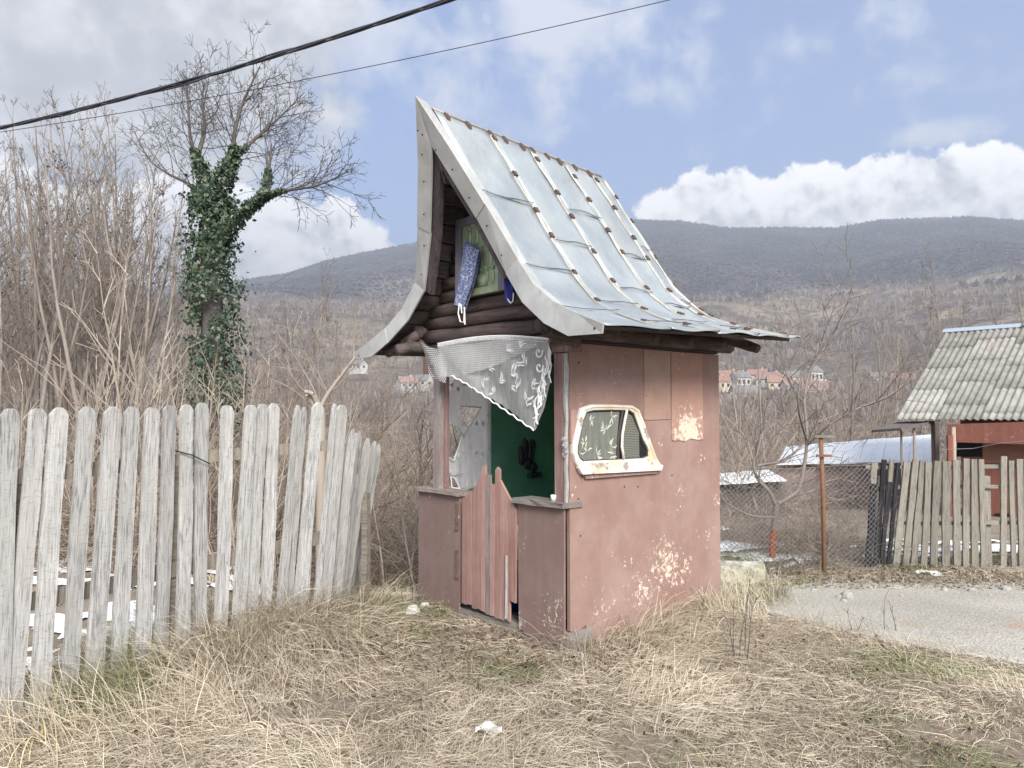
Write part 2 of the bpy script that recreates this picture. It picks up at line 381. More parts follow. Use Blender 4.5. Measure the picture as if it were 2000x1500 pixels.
def _zinc(T):
    a = T.noise(T.own, 2.2, 4); s = T.noise(T.mapping(T.own, (2, 9, 1)), 1.0, 5, .6); f = T.noise(T.own, 55, 3)
    c = T.mix(T.ramp(a, [(.35, 0.), (.7, 1.)]), C(.33, .37, .39), C(.45, .495, .51))
    c = T.mix(T.math('MULTIPLY', T.ramp(s, [(.54, 0.), (.72, 1.)]), .5), c, C(.46, .43, .37))
    c = T.mix(T.math('MULTIPLY', f, .25), c, C(.45, .46, .46))
    c = T.mix(1.0, c, T.ramp(T.rnd, [(0, .90), (1, 1.05)]), 'MULTIPLY')
    T.col(c); T.bump(T.math('ADD', T.noise(T.own, 7, 4), T.math('MULTIPLY', f, .06)), .38, .03)
    T.set(T.bsdf.inputs['Roughness'], T.ramp(a, [(.3, .42), (.7, .6)]))
M_zinc = material("galvanised sheet", _zinc, .5, .55, .5)
def _trim(T):
    a = T.noise(T.own, 4, 5, .6); s = T.noise(T.mapping(T.own, (22, 22, 2)), 1.0, 4)
    c = T.mix(T.ramp(a, [(.35, 0.), (.7, 1.)]), C(.40, .40, .385), C(.53, .53, .51))
    c = T.mix(T.math('MULTIPLY', T.ramp(s, [(.58, 0.), (.75, 1.)]), .4), c, C(.30, .24, .19)); T.col(c)
    T.bump(T.noise(T.own, 9, 3), .2, .015)
M_trim = material("dull zinc flashing", _trim, .55, .35, .4)
def _seam(T):
    a = T.noise(T.own, 22, 5, .65)
    T.col(T.mix(T.ramp(a, [(.40, 0.), (.66, 1.)]), C(.35, .36, .35), C(.32, .285, .235)))
M_seam = material("tarnished seam", _seam, .55, .35, .4)
def _rust(T): T.col(T.mix(T.noise(T.own, 60, 4), C(.075, .052, .045), C(.16, .108, .09)))
M_rust = material("rust", _rust, .85, .1, .2)
def flat(name, c, rough=.8, metal=0., spec=.3, var=.25, scale=14):
    def fn(T):
        n = T.noise(T.own, scale, 4); T.col(T.mix(n, C(*[v * (1 - var) for v in c]), C(*[min(1, v * (1 + var)) for v in c]))); T.bump(n, .1, .004)
    return material(name, fn, rough, metal, spec)
M_nail = flat("nail head", (.03, .028, .03), .6)
M_dark = flat("painted interior dark", (.012, .012, .016), .9)  # near-black colour stands in for shaded interiors; no wall is cut open
M_green = flat("green inner wall", (.15, .37, .23), .7, 0, .3, .35, 5)
M_inner = flat("dark inner boards", (.06, .05, .05), .9)
M_relief = flat("dark carved relief", (.045, .042, .045), .5, .3, .5, .4, 40)
M_blue = flat("blue plastic", (.012, .03, .30), .4, 0, .5, .15)
M_whitish = flat("white plastic", (.6, .6, .6), .5)
M_stone = flat("pale stone", (.50, .48, .45), .9, 0, .2, .3, 25)
M_stone2 = flat("grey stone", (.33, .32, .30), .9, 0, .2, .3, 25)
M_quartz = flat("white pebble", (.78, .78, .77), .8, 0, .3, .1, 25)
def _conc(T):
    n = T.noise(T.own, 13, 6, .7); s = T.noise(T.own, 3.0, 3)
    c = T.mix(T.ramp(n, [(.4, 0.), (.62, 1.)]), C(.22, .21, .18), C(.56, .54, .47))
    T.col(T.mix(T.ramp(s, [(.45, 0.), (.65, .5)]), c, C(.42, .39, .22))); T.bump(n, .6, .02)
M_conc = material("lichened concrete", _conc, .95, 0, .2)
def _cream(T):
    n = T.noise(T.own, 9, 5, .65); m = T.noise(T.own, 4, 4)
    c = T.mix(T.ramp(m, [(.4, 0.), (.62, 1.)]), C(.70, .68, .63), C(.62, .50, .36))
    T.col(T.mix(T.ramp(n, [(.59, 0.), (.63, 1.)], 'LINEAR'), c, C(.34, .28, .24))); T.bump(n, .3, .006)
M_cream = material("chipped cream door frame", _cream, .55, 0, .4)
M_alu = flat("silver sash", (.58, .58, .58), .4, .6, .5)
M_rubber = flat("dark channel", (.06, .05, .055), .6)
def _glass(T):
    tr = T.node('ShaderNodeBsdfTransparent'); gl = T.node('ShaderNodeBsdfGlossy'); gl.inputs['Roughness'].default_value = .06
    mx = T.node('ShaderNodeMixShader'); mx.inputs[0].default_value = .07
    tr.inputs[0].default_value = (.92, .94, .92, 1)
    T.l.new(tr.outputs[0], mx.inputs[1]); T.l.new(gl.outputs[0], mx.inputs[2])
    T.l.new(mx.outputs[0], T.n['Material Output'].inputs[0])
M_glass = material("window glass", _glass)

def lace(name, pitch, hole, colr, sheer=0.0, netfrac=None, open_=.0):
    """knitted net: hexagonally packed round holes in cloth; uv in metres"""
    def fn(T):
        def grid(off):
            v = T.mapping(T.uv, (1 / pitch, 1 / (pitch * 1.732), 1), off)
            f = T.node('ShaderNodeVectorMath', operation='FRACTION'); T.l.new(v, f.inputs[0])
            q = T.node('ShaderNodeVectorMath', operation='SUBTRACT'); T.l.new(f.outputs[0], q.inputs[0]); q.inputs[1].default_value = (.5, .5, 0)
            w = T.node('ShaderNodeVectorMath', operation='MULTIPLY'); T.l.new(q.outputs[0], w.inputs[0]); w.inputs[1].default_value = (1, 1.732, 0)
            l = T.node('ShaderNodeVectorMath', operation='LENGTH'); T.l.new(w.outputs[0], l.inputs[0]); return l.outputs['Value']
        d = T.math('MINIMUM', grid((0, 0, 0)), grid((.5, .5, 0)))
        h = T.smooth(d, hole + .06, hole - .06)
        wv = T.noise(T.mapping(T.uv, (30, 5, 1)), 1.0, 4, .6)
        a = T.math('SUBTRACT', 1.0, T.math('MULTIPLY', h, .92))
        if sheer: a = T.math('MULTIPLY', a, T.ramp(wv, [(.3, sheer * .75), (.7, min(1, sheer * 1.25))]))
        df = T.node('ShaderNodeBsdfDiffuse'); T.set(df.inputs[0], T.mix(wv, C(*[v * .85 for v in colr]), C(*colr)))
        tl = T.node('ShaderNodeBsdfTranslucent'); T.set(tl.inputs[0], C(*colr))
        m1 = T.node('ShaderNodeMixShader'); m1.inputs[0].default_value = .55; T.l.new(df.outputs[0], m1.inputs[1]); T.l.new(tl.outputs[0], m1.inputs[2])
        tr = T.node('ShaderNodeBsdfTransparent'); m2 = T.node('ShaderNodeMixShader'); T.l.new(a, m2.inputs[0])
        T.l.new(tr.outputs[0], m2.inputs[1]); T.l.new(m1.outputs[0], m2.inputs[2]); T.l.new(m2.outputs[0], T.n['Material Output'].inputs[0])
    return material(name, fn)
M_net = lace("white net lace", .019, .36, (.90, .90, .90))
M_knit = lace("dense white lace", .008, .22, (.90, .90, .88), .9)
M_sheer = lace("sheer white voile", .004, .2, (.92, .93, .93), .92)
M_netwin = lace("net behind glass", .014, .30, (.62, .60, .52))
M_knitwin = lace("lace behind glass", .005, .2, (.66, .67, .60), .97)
M_embro = flat("white embroidery", (.82, .82, .80), .9, 0, .1, .06)
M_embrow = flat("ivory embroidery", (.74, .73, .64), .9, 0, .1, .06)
def _denim(T):
    v = T.node('ShaderNodeTexVoronoi', feature='DISTANCE_TO_EDGE'); T.l.new(T.mapping(T.own, (1, 1, 1)), v.inputs['Vector']); v.inputs['Scale'].default_value = 34
    n = T.noise(T.own, 26, 3, .6, 1.5); k = T.math('MULTIPLY', T.smooth(v.outputs['Distance'], .09, .02), T.smooth(n, .38, .52))
    T.col(T.mix(k, T.mix(n, C(.075, .095, .20), C(.17, .20, .33)), C(.40, .43, .52)))
M_denim = material("blue embroidered towel", _denim, .9, 0, .1)
M_bluedark = flat("deep blue cloth", (.04, .05, .20), .9, 0, .1, .5, 30)
M_icon = flat("greenish gilt icon sheet", (.30, .36, .23), .5, .35, .5, .35, 18)
M_iconframe = flat("grey icon frame", (.16, .15, .18), .7, .1, .3, .3, 12)
M_cable = flat("black cable", (.045, .045, .055), .6)

def _fibre(T):
    n = T.noise(T.own, 5, 5, .65); s = T.noise(T.mapping(T.own, (9, 1.2, 9)), 1.0, 4)
    c = T.mix(T.ramp(n, [(.35, 0.), (.68, 1.)]), C(.20, .197, .182), C(.33, .318, .285))
    c = T.mix(T.math('MULTIPLY', T.ramp(s, [(.5, 0.), (.7, 1.)]), .5), c, C(.36, .345, .29))
    T.col(T.mix(1.0, c, T.ramp(T.rnd, [(0, .76), (1, 1.2)]), 'MULTIPLY')); T.bump(n, .3, .01)
M_fibre = material("weathered fibre cement", _fibre, .92, 0, .2)
M_tin = flat("bright tin roofing", (.68, .71, .73), .5, .3, .5, .12, 3)
M_ridgecap = flat("blue grey ridge cap", (.38, .44, .52), .5, .3, .5, .1)
M_mauve = flat("dusty mauve boards", (.30, .22, .21), .9, 0, .2, .25, 6)
M_brownboard = flat("rust brown sheet", (.25, .12, .085), .8, 0, .3, .25, 6)
M_beigebeam = flat("beige beam", (.45, .38, .31), .9)

def tinted(name, stops, rough=.9, spec=.1, extra=None, translucent=0):
    def fn(T):
        c = T.ramp(T.tint, stops)
        n = T.noise(T.pos, 1.4, 3); c = T.mix(T.math('MULTIPLY', T.ramp(n, [(.4, 0.), (.65, 1.)]), .25), c, C(*[v * .72 for v in stops[0][1]]))
        T.col(c)
        if extra: extra(T, c)
    return material(name, fn, rough, 0, spec)
M_straw = tinted("dry grass", [(0, (.24, .19, .14)), (.22, (.44, .37, .275)), (.6, (.64, .56, .435)), (.86, (.74, .67, .55)), (.90, (.27, .28, .14)), (1, (.17, .20, .09))])
M_ivy = tinted("ivy leaves", [(0, (.022, .045, .030)), (.5, (.055, .095, .055)), (.85, (.11, .155, .085)), (1, (.20, .215, .125))], .5, .4)
M_deadleaf = tinted("brown dead leaves", [(0, (.11, .078, .058)), (1, (.23, .165, .12))])
def bark(name, a, b):
    def fn(T):
        n = T.noise(T.mapping(T.own, (9, 9, 2)), 1.0, 4); T.col(T.mix(1.0, T.mix(n, a, b), T.ramp(T.rnd, [(0, .8), (1, 1.2)]), 'MULTIPLY'))
    return material(name, fn, .95, 0, .1)
M_barkgrey = bark("grey brown bark", C(.17, .145, .125), C(.34, .295, .255))
M_barkpale = bark("pale bark", C(.25, .21, .17), C(.43, .37, .31))
M_barkdark = bark("dark bark", C(.075, .066, .062), C(.17, .15, .14))
M_barkfruit = bark("fruit tree bark", C(.12, .10, .09), C(.30, .26, .23))
M_redtrunk = flat("red painted bark", (.34, .09, .045), .9, 0, .1, .3, 20)
M_brush = tinted("brush twigs", [(0, (.15, .115, .09)), (.5, (.28, .23, .185)), (1, (.44, .37, .30))])
M_wood_far = tinted("distant bare wood", [(0, (.13, .11, .10)), (.6, (.23, .195, .175)), (1, (.34, .295, .26))])
M_forest = tinted("far forest", [(0, (.035, .034, .044)), (.5, (.085, .078, .085)), (.8, (.17, .15, .145)), (1, (.26, .225, .20))])

def _ground(T):
    a = T.noise(T.pos, 1.1, 5, .6); b = T.noise(T.pos, 9, 5, .65); s = T.noise(T.mapping(T.pos, (40, 40, 40)), 1.0, 4, .7)
    c = T.mix(T.ramp(a, [(.36, 0.), (.64, 1.)]), C(.21, .172, .136), C(.32, .27, .215))
    c = T.mix(T.math('MULTIPLY', T.ramp(b, [(.45, 0.), (.7, 1.)]), .6), c, C(.36, .30, .225))
    c = T.mix(T.math('MULTIPLY', T.ramp(s, [(.55, 0.), (.7, 1.)]), .6), c, C(.09, .072, .06))
    T.col(c); T.bump(T.math('ADD', b, s), .7, .03)
M_ground = material("dead leaf soil", _ground, .98, 0, .1)
def _gravel(T):
    a = T.noise(T.pos, .9, 4); b = T.noise(T.pos, 70, 3, .7); v = T.node('ShaderNodeTexVoronoi'); T.l.new(T.pos, v.inputs['Vector']); v.inputs['Scale'].default_value = 55
    c = T.mix(T.ramp(a, [(.35, 0.), (.65, 1.)]), C(.36, .335, .285), C(.47, .44, .38))
    c = T.mix(T.ramp(b, [(.45, 0.), (.7, .8)]), c, C(.22, .21, .185)); c = T.mix(T.ramp(v.outputs['Distance'], [(.0, .45), (.3, 0.)]), c, C(.58, .56, .52))
    o = T.noise(T.pos, 1.7, 3); c = T.mix(T.ramp(o, [(.56, 0.), (.7, .55)]), c, C(.36, .25, .16))
    T.col(c); T.bump(T.math('ADD', b, v.outputs['Distance']), .5, .015)
M_gravel = material("pale gravel", _gravel, .95, 0, .2)
def _snow(T):
    n = T.noise(T.pos, 18, 4, .6); T.col(T.mix(T.ramp(n, [(.5, 0.), (.7, 1.)]), C(.83, .84, .86), C(.70, .71, .73))); T.bump(n, .4, .03)
M_snow = material("old snow", _snow, .7, 0, .3)
def _hill(T):
    p = T.pos; sep = T.node('ShaderNodeSeparateXYZ'); T.l.new(p, sep.inputs[0])
    a = T.noise(T.mapping(p, (1, 1, 1)), .0045, 6, .6); b = T.noise(p, .03, 5, .65); f = T.noise(p, .12, 4, .7); e = T.noise(T.mapping(p, (1, .45, 1)), .009, 5, .6)
    h = T.math('ADD', sep.outputs[2], T.math('MULTIPLY', T.math('SUBTRACT', a, .5), 210.))
    wood_ = T.mix(T.ramp(b, [(.35, 0.), (.65, 1.)]), C(.060, .054, .056), C(.115, .10, .098))
    field = T.mix(T.ramp(e, [(.42, 0.), (.62, 1.)]), C(.17, .145, .125), C(.33, .275, .215))
    c = T.mix(T.smooth(h, 185, 260), T.mix(T.ramp(b, [(.45, 0.), (.6, .75)]), field, wood_), wood_)
    low = T.mix(T.ramp(b, [(.4, 0.), (.62, 1.)]), C(.18, .15, .128), C(.27, .225, .185))
    c = T.mix(T.smooth(sep.outputs[2], 5, 45), low, c)
    T.col(T.mix(T.math('MULTIPLY', T.ramp(f, [(.4, 0.), (.7, 1.)]), .4), c, C(.055, .048, .046))); T.bump(T.math('ADD', b, f), .8, 8.)
M_hill = material("wooded hillside", _hill, 1, 0, .05)
M_hwhite = flat("white render", (.50, .485, .46), .9, 0, .2, .08, 1)
M_hcream = flat("cream render", (.55, .48, .38), .9, 0, .2, .08, 1)
M_tileA = flat("orange red tiles", (.29, .175, .145), .9, 0, .2, .2, 2)
M_tileB = flat("dull pink tiles", (.28, .19, .175), .9, 0, .2, .2, 2)
M_tileC = flat("grey roofing", (.20, .195, .20), .9, 0, .2, .2, 2)
M_pane = flat("dark window pane", (.04, .045, .055), .2, 0, .5)

# ================================================================== SETTING
def axis(lo, hi, dense, dlo, dhi, grow=1.09):
    a = list(np.arange(dlo, dhi + 1e-6, dense)); s = dense
    while a[-1] < hi: s *= grow; a.append(a[-1] + s)
    s = dense
    while a[0] > lo: s *= grow; a.insert(0, a[0] - s)
    return np.array(a)
def build_ground():
    xs = axis(-60, 60, .10, -4, 5.5); ys = axis(-14, 62, .10, 2.8, 9)
    X, Y = np.meshgrid(xs, ys); V = np.stack([X, Y, Z(X, Y)], -1).reshape(-1, 3); n = len(xs)
    i = np.arange(len(ys) - 1)[:, None] * n + np.arange(n - 1)[None]; i = i.ravel()
    o = bpy.data.objects.new("ground", npmesh(V, np.stack([i, i + 1, i + n + 1, i + n], 1), M_ground, None, True)); link(o); setp(o, kind="structure")
    # hills: one sheet out past the ridge, all round
    az = np.concatenate([np.linspace(-.85, .85, 520), np.linspace(.85, 2 * math.pi - .85, 120)[1:-1]])
    r = np.concatenate([np.geomspace(46, 900, 70), np.linspace(900, 2700, 110)[1:], np.geomspace(2700, 7000, 14)[1:]])
    A, R = np.meshgrid(az, r); X = R * np.sin(A); Y = R * np.cos(A); H = farz(X, Y) - .5 * (1 - sstep(46, 70, R)) * 3
    V = np.stack([X, Y, H], -1).reshape(-1, 3); n = len(az)
    k = np.arange(len(r) - 1)[:, None] * n; j = np.arange(n)[None]; j2 = (j + 1) % n
    F = np.stack([k + j, k + n + j, k + n + j2, k + j2], -1).reshape(-1, 4)
    o = bpy.data.objects.new("hills", npmesh(V, F, M_hill, None, True)); link(o); setp(o, kind="structure")
build_ground()

def build_road():
    # gravel track: comes in from the right, runs behind the grass and along the plank fence
    rng = np.random.default_rng(4); n, m = 90, 30; V = []
    for i in range(n + 1):
        x = 1.55 + 9.5 * i / n
        near = 6.35 - 1.75 * float(sstep(1.5, 3.6, x)) - .12 * max(0, x - 3.6) + .16 * (float(vnoise(np.array([x * 2.3]), np.array([3.3]), 2)[0]) - .5) + .10 * (float(vnoise(np.array([x * 9.]), np.array([1.3]), 2)[0]) - .5)
        far = 6.75 + .25 * float(sstep(1.5, 3., x)) + .02 * x + .14 * (float(vnoise(np.array([x * 2.1]), np.array([9.3]), 3)[0]) - .5)
        for j in range(m + 1):
            y = near + (far - near) * j / m; V.append((x, y))
    V = np.array(V); e = .012 * np.ones(len(V)); jj = np.tile(np.arange(m + 1), n + 1); ii = np.repeat(np.arange(n + 1), m + 1)
    e[(jj == 0) | (jj == m) | (ii == 0)] = -.03
    V = np.column_stack([V, Z(V[:, 0], V[:, 1]) + e])
    i = (np.arange(n)[:, None] * (m + 1) + np.arange(m)[None]).ravel()
    o = bpy.data.objects.new("gravel_road", npmesh(V, np.stack([i, i + m + 1, i + m + 2, i + 1], 1), M_gravel, None, True)); link(o); setp(o, kind="structure")
build_road()
def loose_gravel():
    nr = np.random.default_rng(44); n = 9000; x = nr.uniform(1.6, 6.5, n); y = nr.uniform(4.0, 7.3, n); s_ = nr.uniform(.004, .011, n) * np.where(nr.random(n) < .05, 2.2, 1)
    near = 6.25 - 1.75 * sstep(1.5, 3.6, x) - .12 * np.maximum(0, x - 3.6); ok = (y > near) & (y < 7.25); x, y, s_ = x[ok], y[ok], s_[ok]; n = len(x)
    o8 = np.array([(0, 0, .7), (1, 0, 0), (0, 1, .1), (-1, 0, 0), (0, -1, .1)]); F8 = np.array([(0, 1, 2), (0, 2, 3), (0, 3, 4), (0, 4, 1)])
    V = o8[None] * s_[:, None, None] * nr.uniform(.6, 1.3, (n, 5, 1)) + np.stack([x, y, Z(x, y) + .012], 1)[:, None]; F = (np.arange(n)[:, None, None] * 5 + F8[None]).reshape(-1, 3)
    o = bpy.data.objects.new("loose_gravel", npmesh(V.reshape(-1, 3), F, M_stone2)); link(o); setp(o, "loose grey pebbles strewn over the gravel road", "gravel", kind="stuff")
loose_gravel()

def build_snow():
    def patch(x0, x1, y0, y1, thr, seed, cell=.07, up=.022, fx=2.2, fy=4.5):
        xs = np.arange(x0, x1, cell); ys = np.arange(y0, y1, cell); X, Y = np.meshgrid(xs, ys)
        d = fbm(X * fx, Y * fy, seed, 4)
        edge = np.minimum(np.minimum(X - x0, x1 - X), np.minimum(Y - y0, y1 - Y)); d = d - .25 * np.exp(-edge / .25)
        H = Z(X, Y) + np.clip((d - thr) * .35, -.03, up); n = len(xs)
        V = np.stack([X, Y, H], -1).reshape(-1, 3); on = (d > thr - .03)
        q = on[:-1, :-1] & on[1:, :-1] & on[:-1, 1:] & on[1:, 1:]
        i = (np.arange(len(ys) - 1)[:, None] * n + np.arange(n - 1)[None])[q]
        return V, np.stack([i, i + 1, i + n + 1, i + n], 1)
    Vs, Fs, b = [], [], 0
    for a in [(-7.5, -2.3, 4.2, 9.5, .45, 11), (1.75, 3.4, 7.6, 12.5, .36, 12), (1.9, 4.6, 7.15, 7.5, .50, 13, .04), (3.6, 7.5, 7.9, 10.0, .47, 14)]:
        V, F = patch(*a); Vs.append(V); Fs.append(F + b); b += len(V)
    o = bpy.data.objects.new("snow", npmesh(np.concatenate(Vs), np.concatenate(Fs), M_snow, None, True)); link(o)
    setp(o, "thin patches of melting snow on the yards behind both fences", "snow", kind="stuff")
build_snow()

# ================================================================== SHRINE
R = random.Random(7)
shrine = empty("roadside_shrine", ORG, ANG)
setp(shrine, "small red wayside shrine with swept-up metal roof and half-open front", "shrine")
def P(name, mb, mat, smooth=False, uv=None, parent=None): return obj(name, mb, mat, parent or shrine, smooth, uv)

# ---- roof surface: side +1 right, -1 left; t 0 ridge .. 1 eave; s 0 front .. 1 back
PW = np.array([0, .03, .31, .52, .62, .72, .85, 1.05, 1.25, 1.45]); PZ = np.array([3.77, 3.73, 3.185, 2.79, 2.61, 2.475, 2.35, 2.235, 2.155, 2.095])
_l = np.concatenate([[0], np.cumsum(np.hypot(np.diff(PW), np.diff(PZ)))]); PT = _l / _l[-1]
TB = float(np.interp(.62, PW, PT))
def roofp(side, t, s, h=0.0):
    w = float(np.interp(t, PT, PW)); z = float(np.interp(t, PT, PZ))
    yf = float(np.interp(t, [0, TB, 1], [-.52, -.22, -.31])); yb = float(np.interp(t, [0, .25, TB, .75, 1], [1.27, 1.39, 1.52, 1.68, 2.0]))
    dz = float(np.interp(t, [0, TB, 1], [.13, .03, -.065])); y = yf + (yb - yf) * s
    if h:
        w2 = float(np.interp(min(1, t + .02), PT, PW)); z2 = float(np.interp(min(1, t + .02), PT, PZ)); w1 = float(np.interp(max(0, t - .02), PT, PW)); z1 = float(np.interp(max(0, t - .02), PT, PZ))
        L = math.hypot(w2 - w1, z2 - z1); w += h * -(z2 - z1) / L; z += h * (w2 - w1) / L
    return (W / 2 + side * w, y, z - dz * s)
SE = [0, .285, .515, .735, .915, 1.0]
LAPS = [[0, .30, .57, .80, 1], [0, .43, .70, .88, 1], [0, .26, .60, .82, 1], [0, .42, .66, .86, 1], [0, .36, .62, .84, 1]]
for side in (1, -1):
    for c in range(5):
        laps = LAPS[c] if side > 0 else [0, 1]
        for r in range(len(laps) - 1):
            t0, t1 = laps[r], min(1, laps[r + 1] + .012); s0, s1 = SE[c], SE[c + 1]; ph = R.uniform(0, 6); am = R.uniform(.003, .007)
            def fn(i, j, t0=t0, t1=t1, s0=s0, s1=s1, ph=ph, am=am):
                h = .006 + .006 * j + am * math.sin(5 * i + ph) * math.sin(3.1 * j + ph) + (.012 * math.sin(s1 * 40 + i * 7) * .5 if t1 > .99 and j > .9 else 0)
                return roofp(side, t0 + (t1 - t0) * j, s0 + .002 + (s1 - s0 - .004) * i, h)
            mb = MB().grid(7, 9 if side > 0 else 22, fn)
            n = 8; nv = 10 if side > 0 else 23; base = len(mb.v)      # folded lip round the sheet
            loop = [j * n + 0 for j in range(nv)] + [(nv - 1) * n + i for i in range(1, n)] + [j * n + n - 1 for j in range(nv - 2, -1, -1)] + [i for i in range(n - 2, 0, -1)]
            lv = [(mb.v[q][0] - side * .002, mb.v[q][1], mb.v[q][2] - .008) for q in loop]; k = len(loop)
            mb.v += lv; mb.f += [(loop[a], loop[(a + 1) % k], base + (a + 1) % k, base + a) for a in range(k)]
            P("roof_sheet", mb, M_zinc, True)
# seams, clips, binding wires on the right slope
for c in range(1, 6):
    s = SE[c] if c < 5 else .993
    pts = [t / 40 for t in range(1, 41)]; mb = MB(); wv = R.uniform(0, 6)
    rows = []
    for t in pts:
        a = .013 + .005 * math.sin(t * 37 + wv) ; ds = a / 2.0; hh = .020 + .005 * math.sin(t * 23 + wv)
        rows.append([roofp(1, t, s - ds * 1.5, .008), roofp(1, t, s - ds * .6, hh), roofp(1, t, s + ds * .5, hh * .9), roofp(1, t, min(1.004, s + ds * 1.3), .008)])
    v = [q for row in rows for q in row]; f = [(4 * i + k, 4 * i + k + 1, 4 * i + k + 5, 4 * i + k + 4) for i in range(len(rows) - 1) for k in range(3)]
    f += [(0, 1, 2, 3), tuple(4 * (len(rows) - 1) + k for k in (3, 2, 1, 0))]
    P("roof_seam", MB().add(v, f), M_seam, True)
    for t in ([.06, .19, .32, .45, .58, .74, .90] if c < 5 else [.10, .25, .42, .55, .66, .74, .80, .86, .93]):
        t += R.uniform(-.025, .025); a = .009 * (1 if c < 5 else .55)
        v = [roofp(1, t + dt, min(1.006, s + k), h) for h in (.006, .029) for dt, k in ((-.009, -a), (-.009, a), (.009, a), (.009, -a))]
        P("clip", MB().add(v, [(0, 1, 2, 3)[::-1], (4, 5, 6, 7), (0, 1, 5, 4), (1, 2, 6, 5), (2, 3, 7, 6), (3, 0, 4, 7)]), M_rust)
for s in (.06, .17, .29, .37, .47, .53, .62, .70, .80, .9):
    v = [roofp(sd, t, s + k, .022) for sd, t in ((-1, .012), (1, .004), (1, .022)) for k in (-.008, .008)]; u = [(a, b, c - .03) for a, b, c in v]
    P("clip", MB().add(v + u, [(0, 1, 3, 2), (2, 3, 5, 4), (4, 5, 11, 10), (0, 6, 7, 1), (0, 2, 8, 6), (2, 4, 10, 8), (1, 7, 9, 3), (3, 9, 11, 5)]), M_rust)
for c in range(5):
    for t in LAPS[c][1:-1]:
        s0, s1 = SE[c], SE[c + 1]
        pts = [roofp(1, t + .012 + .006 * math.sin(i * .7 + c), s0 + .012 + (s1 - s0 - .012) * i / 8, .021 + (.012 if i == 8 else 0)) for i in range(9)]
        P("lap_wire", MB().tube(pts, .0024, 5), M_nail)
P("ridge_fold", MB().tube([roofp(1, 0, s / 12, .006) for s in range(13)], .012, 6), M_seam, True)

# ---- verge flashing on the front: outer edge follows the roof, inner edge 0.15 m inside
def verge(side):
    out = [(0.0, 3.83, -.655), (.20, 3.44, -.50), (.42, 3.02, -.36), (.63, 2.62, -.245), (.80, 2.43, -.255), (1.02, 2.285, -.28), (1.24, 2.19, -.30), (1.48, 2.10, -.32)]
    n = len(out); inn = []
    for i, (w, z, y) in enumerate(out):
        a = out[max(0, i - 1)]; b = out[min(n - 1, i + 1)]; tx, tz = b[0] - a[0], b[1] - a[1]; L = math.hypot(tx, tz)
        wd = .15 if i < n - 1 else .10
        inn.append((w + tz / L * wd, z - tx / L * wd, y + .012))
    yz = lambda z: float(np.interp(z, [q[1] for q in out][::-1], [q[2] for q in out][::-1]))
    inn = [(a, b, yz(b) + .008) for a, b, c in inn]; z0 = out[0][1] - .33; inn[0] = (0.001, z0, yz(z0) + .008)
    inn[-1] = (out[-1][0] - .02, out[-1][1] - .055, out[-1][2] + .01)
    def pc(name, i0, i1, lift):
        v = []; m = i1 - i0 + 1
        for dy in (0.0, .014):
            for i in range(i0, i1 + 1):
                for q in (out[i], inn[i]): v.append((W / 2 + side * q[0], q[2] + dy - lift, q[1]))
        f = []; b = 2 * m
        for i in range(m - 1):
            f += [(2 * i, 2 * i + 1, 2 * i + 3, 2 * i + 2), (b + 2 * i, b + 2 * i + 2, b + 2 * i + 3, b + 2 * i + 1), (2 * i, 2 * i + 2, b + 2 * i + 2, b + 2 * i), (2 * i + 1, b + 2 * i + 1, b + 2 * i + 3, 2 * i + 3)]
        f += [(0, b, b + 1, 1), (2 * m - 2, 2 * m - 1, b + 2 * m - 1, b + 2 * m - 2)]
        # return flange over the sheets
        k = len(v); v += [(x - side * .0, y + .10, z - .02) for x, y, z in [v[2 * i] for i in range(m)]]
        f += [(2 * i, 2 * i + 2, k + i + 1, k + i) for i in range(m - 1)]
        o = P("verge_flashing", MB().add(v, f), M_trim)
        for i in range(i0, i1):
            for u in (.25, .75):
                w_ = out[i][0] * (1 - u) + out[i + 1][0] * u; z_ = out[i][1] * (1 - u) + out[i + 1][1] * u; y_ = out[i][2] * (1 - u) + out[i + 1][2] * u
                wi = inn[i][0] * (1 - u) + inn[i + 1][0] * u; zi = inn[i][1] * (1 - u) + inn[i + 1][1] * u; k2 = R.uniform(.5, .72)
                c = (W / 2 + side * (w_ + (wi - w_) * k2), y_ - lift + .004, z_ + (zi - z_) * k2)
                obj("nail", MB().ball(c, (.008, .006, .008), 6, 4), M_nail, o)
    pc(side, 0, 2, .006); pc(side, 2, 3, .0); pc(side, 3, 5, .004); pc(side, 5, 7, .008)
    # timber behind the flashing
    v = []
    sh = [(w, z, y) for w, z, y in out[:4]]
    for dy in (.03, .075):
        for i, (w, z, y) in enumerate(sh):
            q = inn[i]; ux, uz = (q[0] - w), (q[1] - z); 
            if i == 0: ux, uz = 0.001, -.42
            za, zb = z + uz * .3, z + uz * 1.38
            v += [(W / 2 + side * (w + ux * .3), yz(za) + dy, za), (W / 2 + side * max(.001, w + ux * 1.42), yz(zb) + dy, zb)]
    f = []
    for i in range(3):
        f += [(2 * i, 2 * i + 1, 2 * i + 3, 2 * i + 2), (8 + 2 * i, 10 + 2 * i, 11 + 2 * i, 9 + 2 * i), (2 * i + 1, 9 + 2 * i, 11 + 2 * i, 2 * i + 3), (2 * i, 2 * i + 2, 10 + 2 * i, 8 + 2 * i)]
    f += [(6, 7, 15, 14), (0, 8, 9, 1)]
    P("verge_board", MB().add(v, f), M_logz)
verge(1); verge(-1)
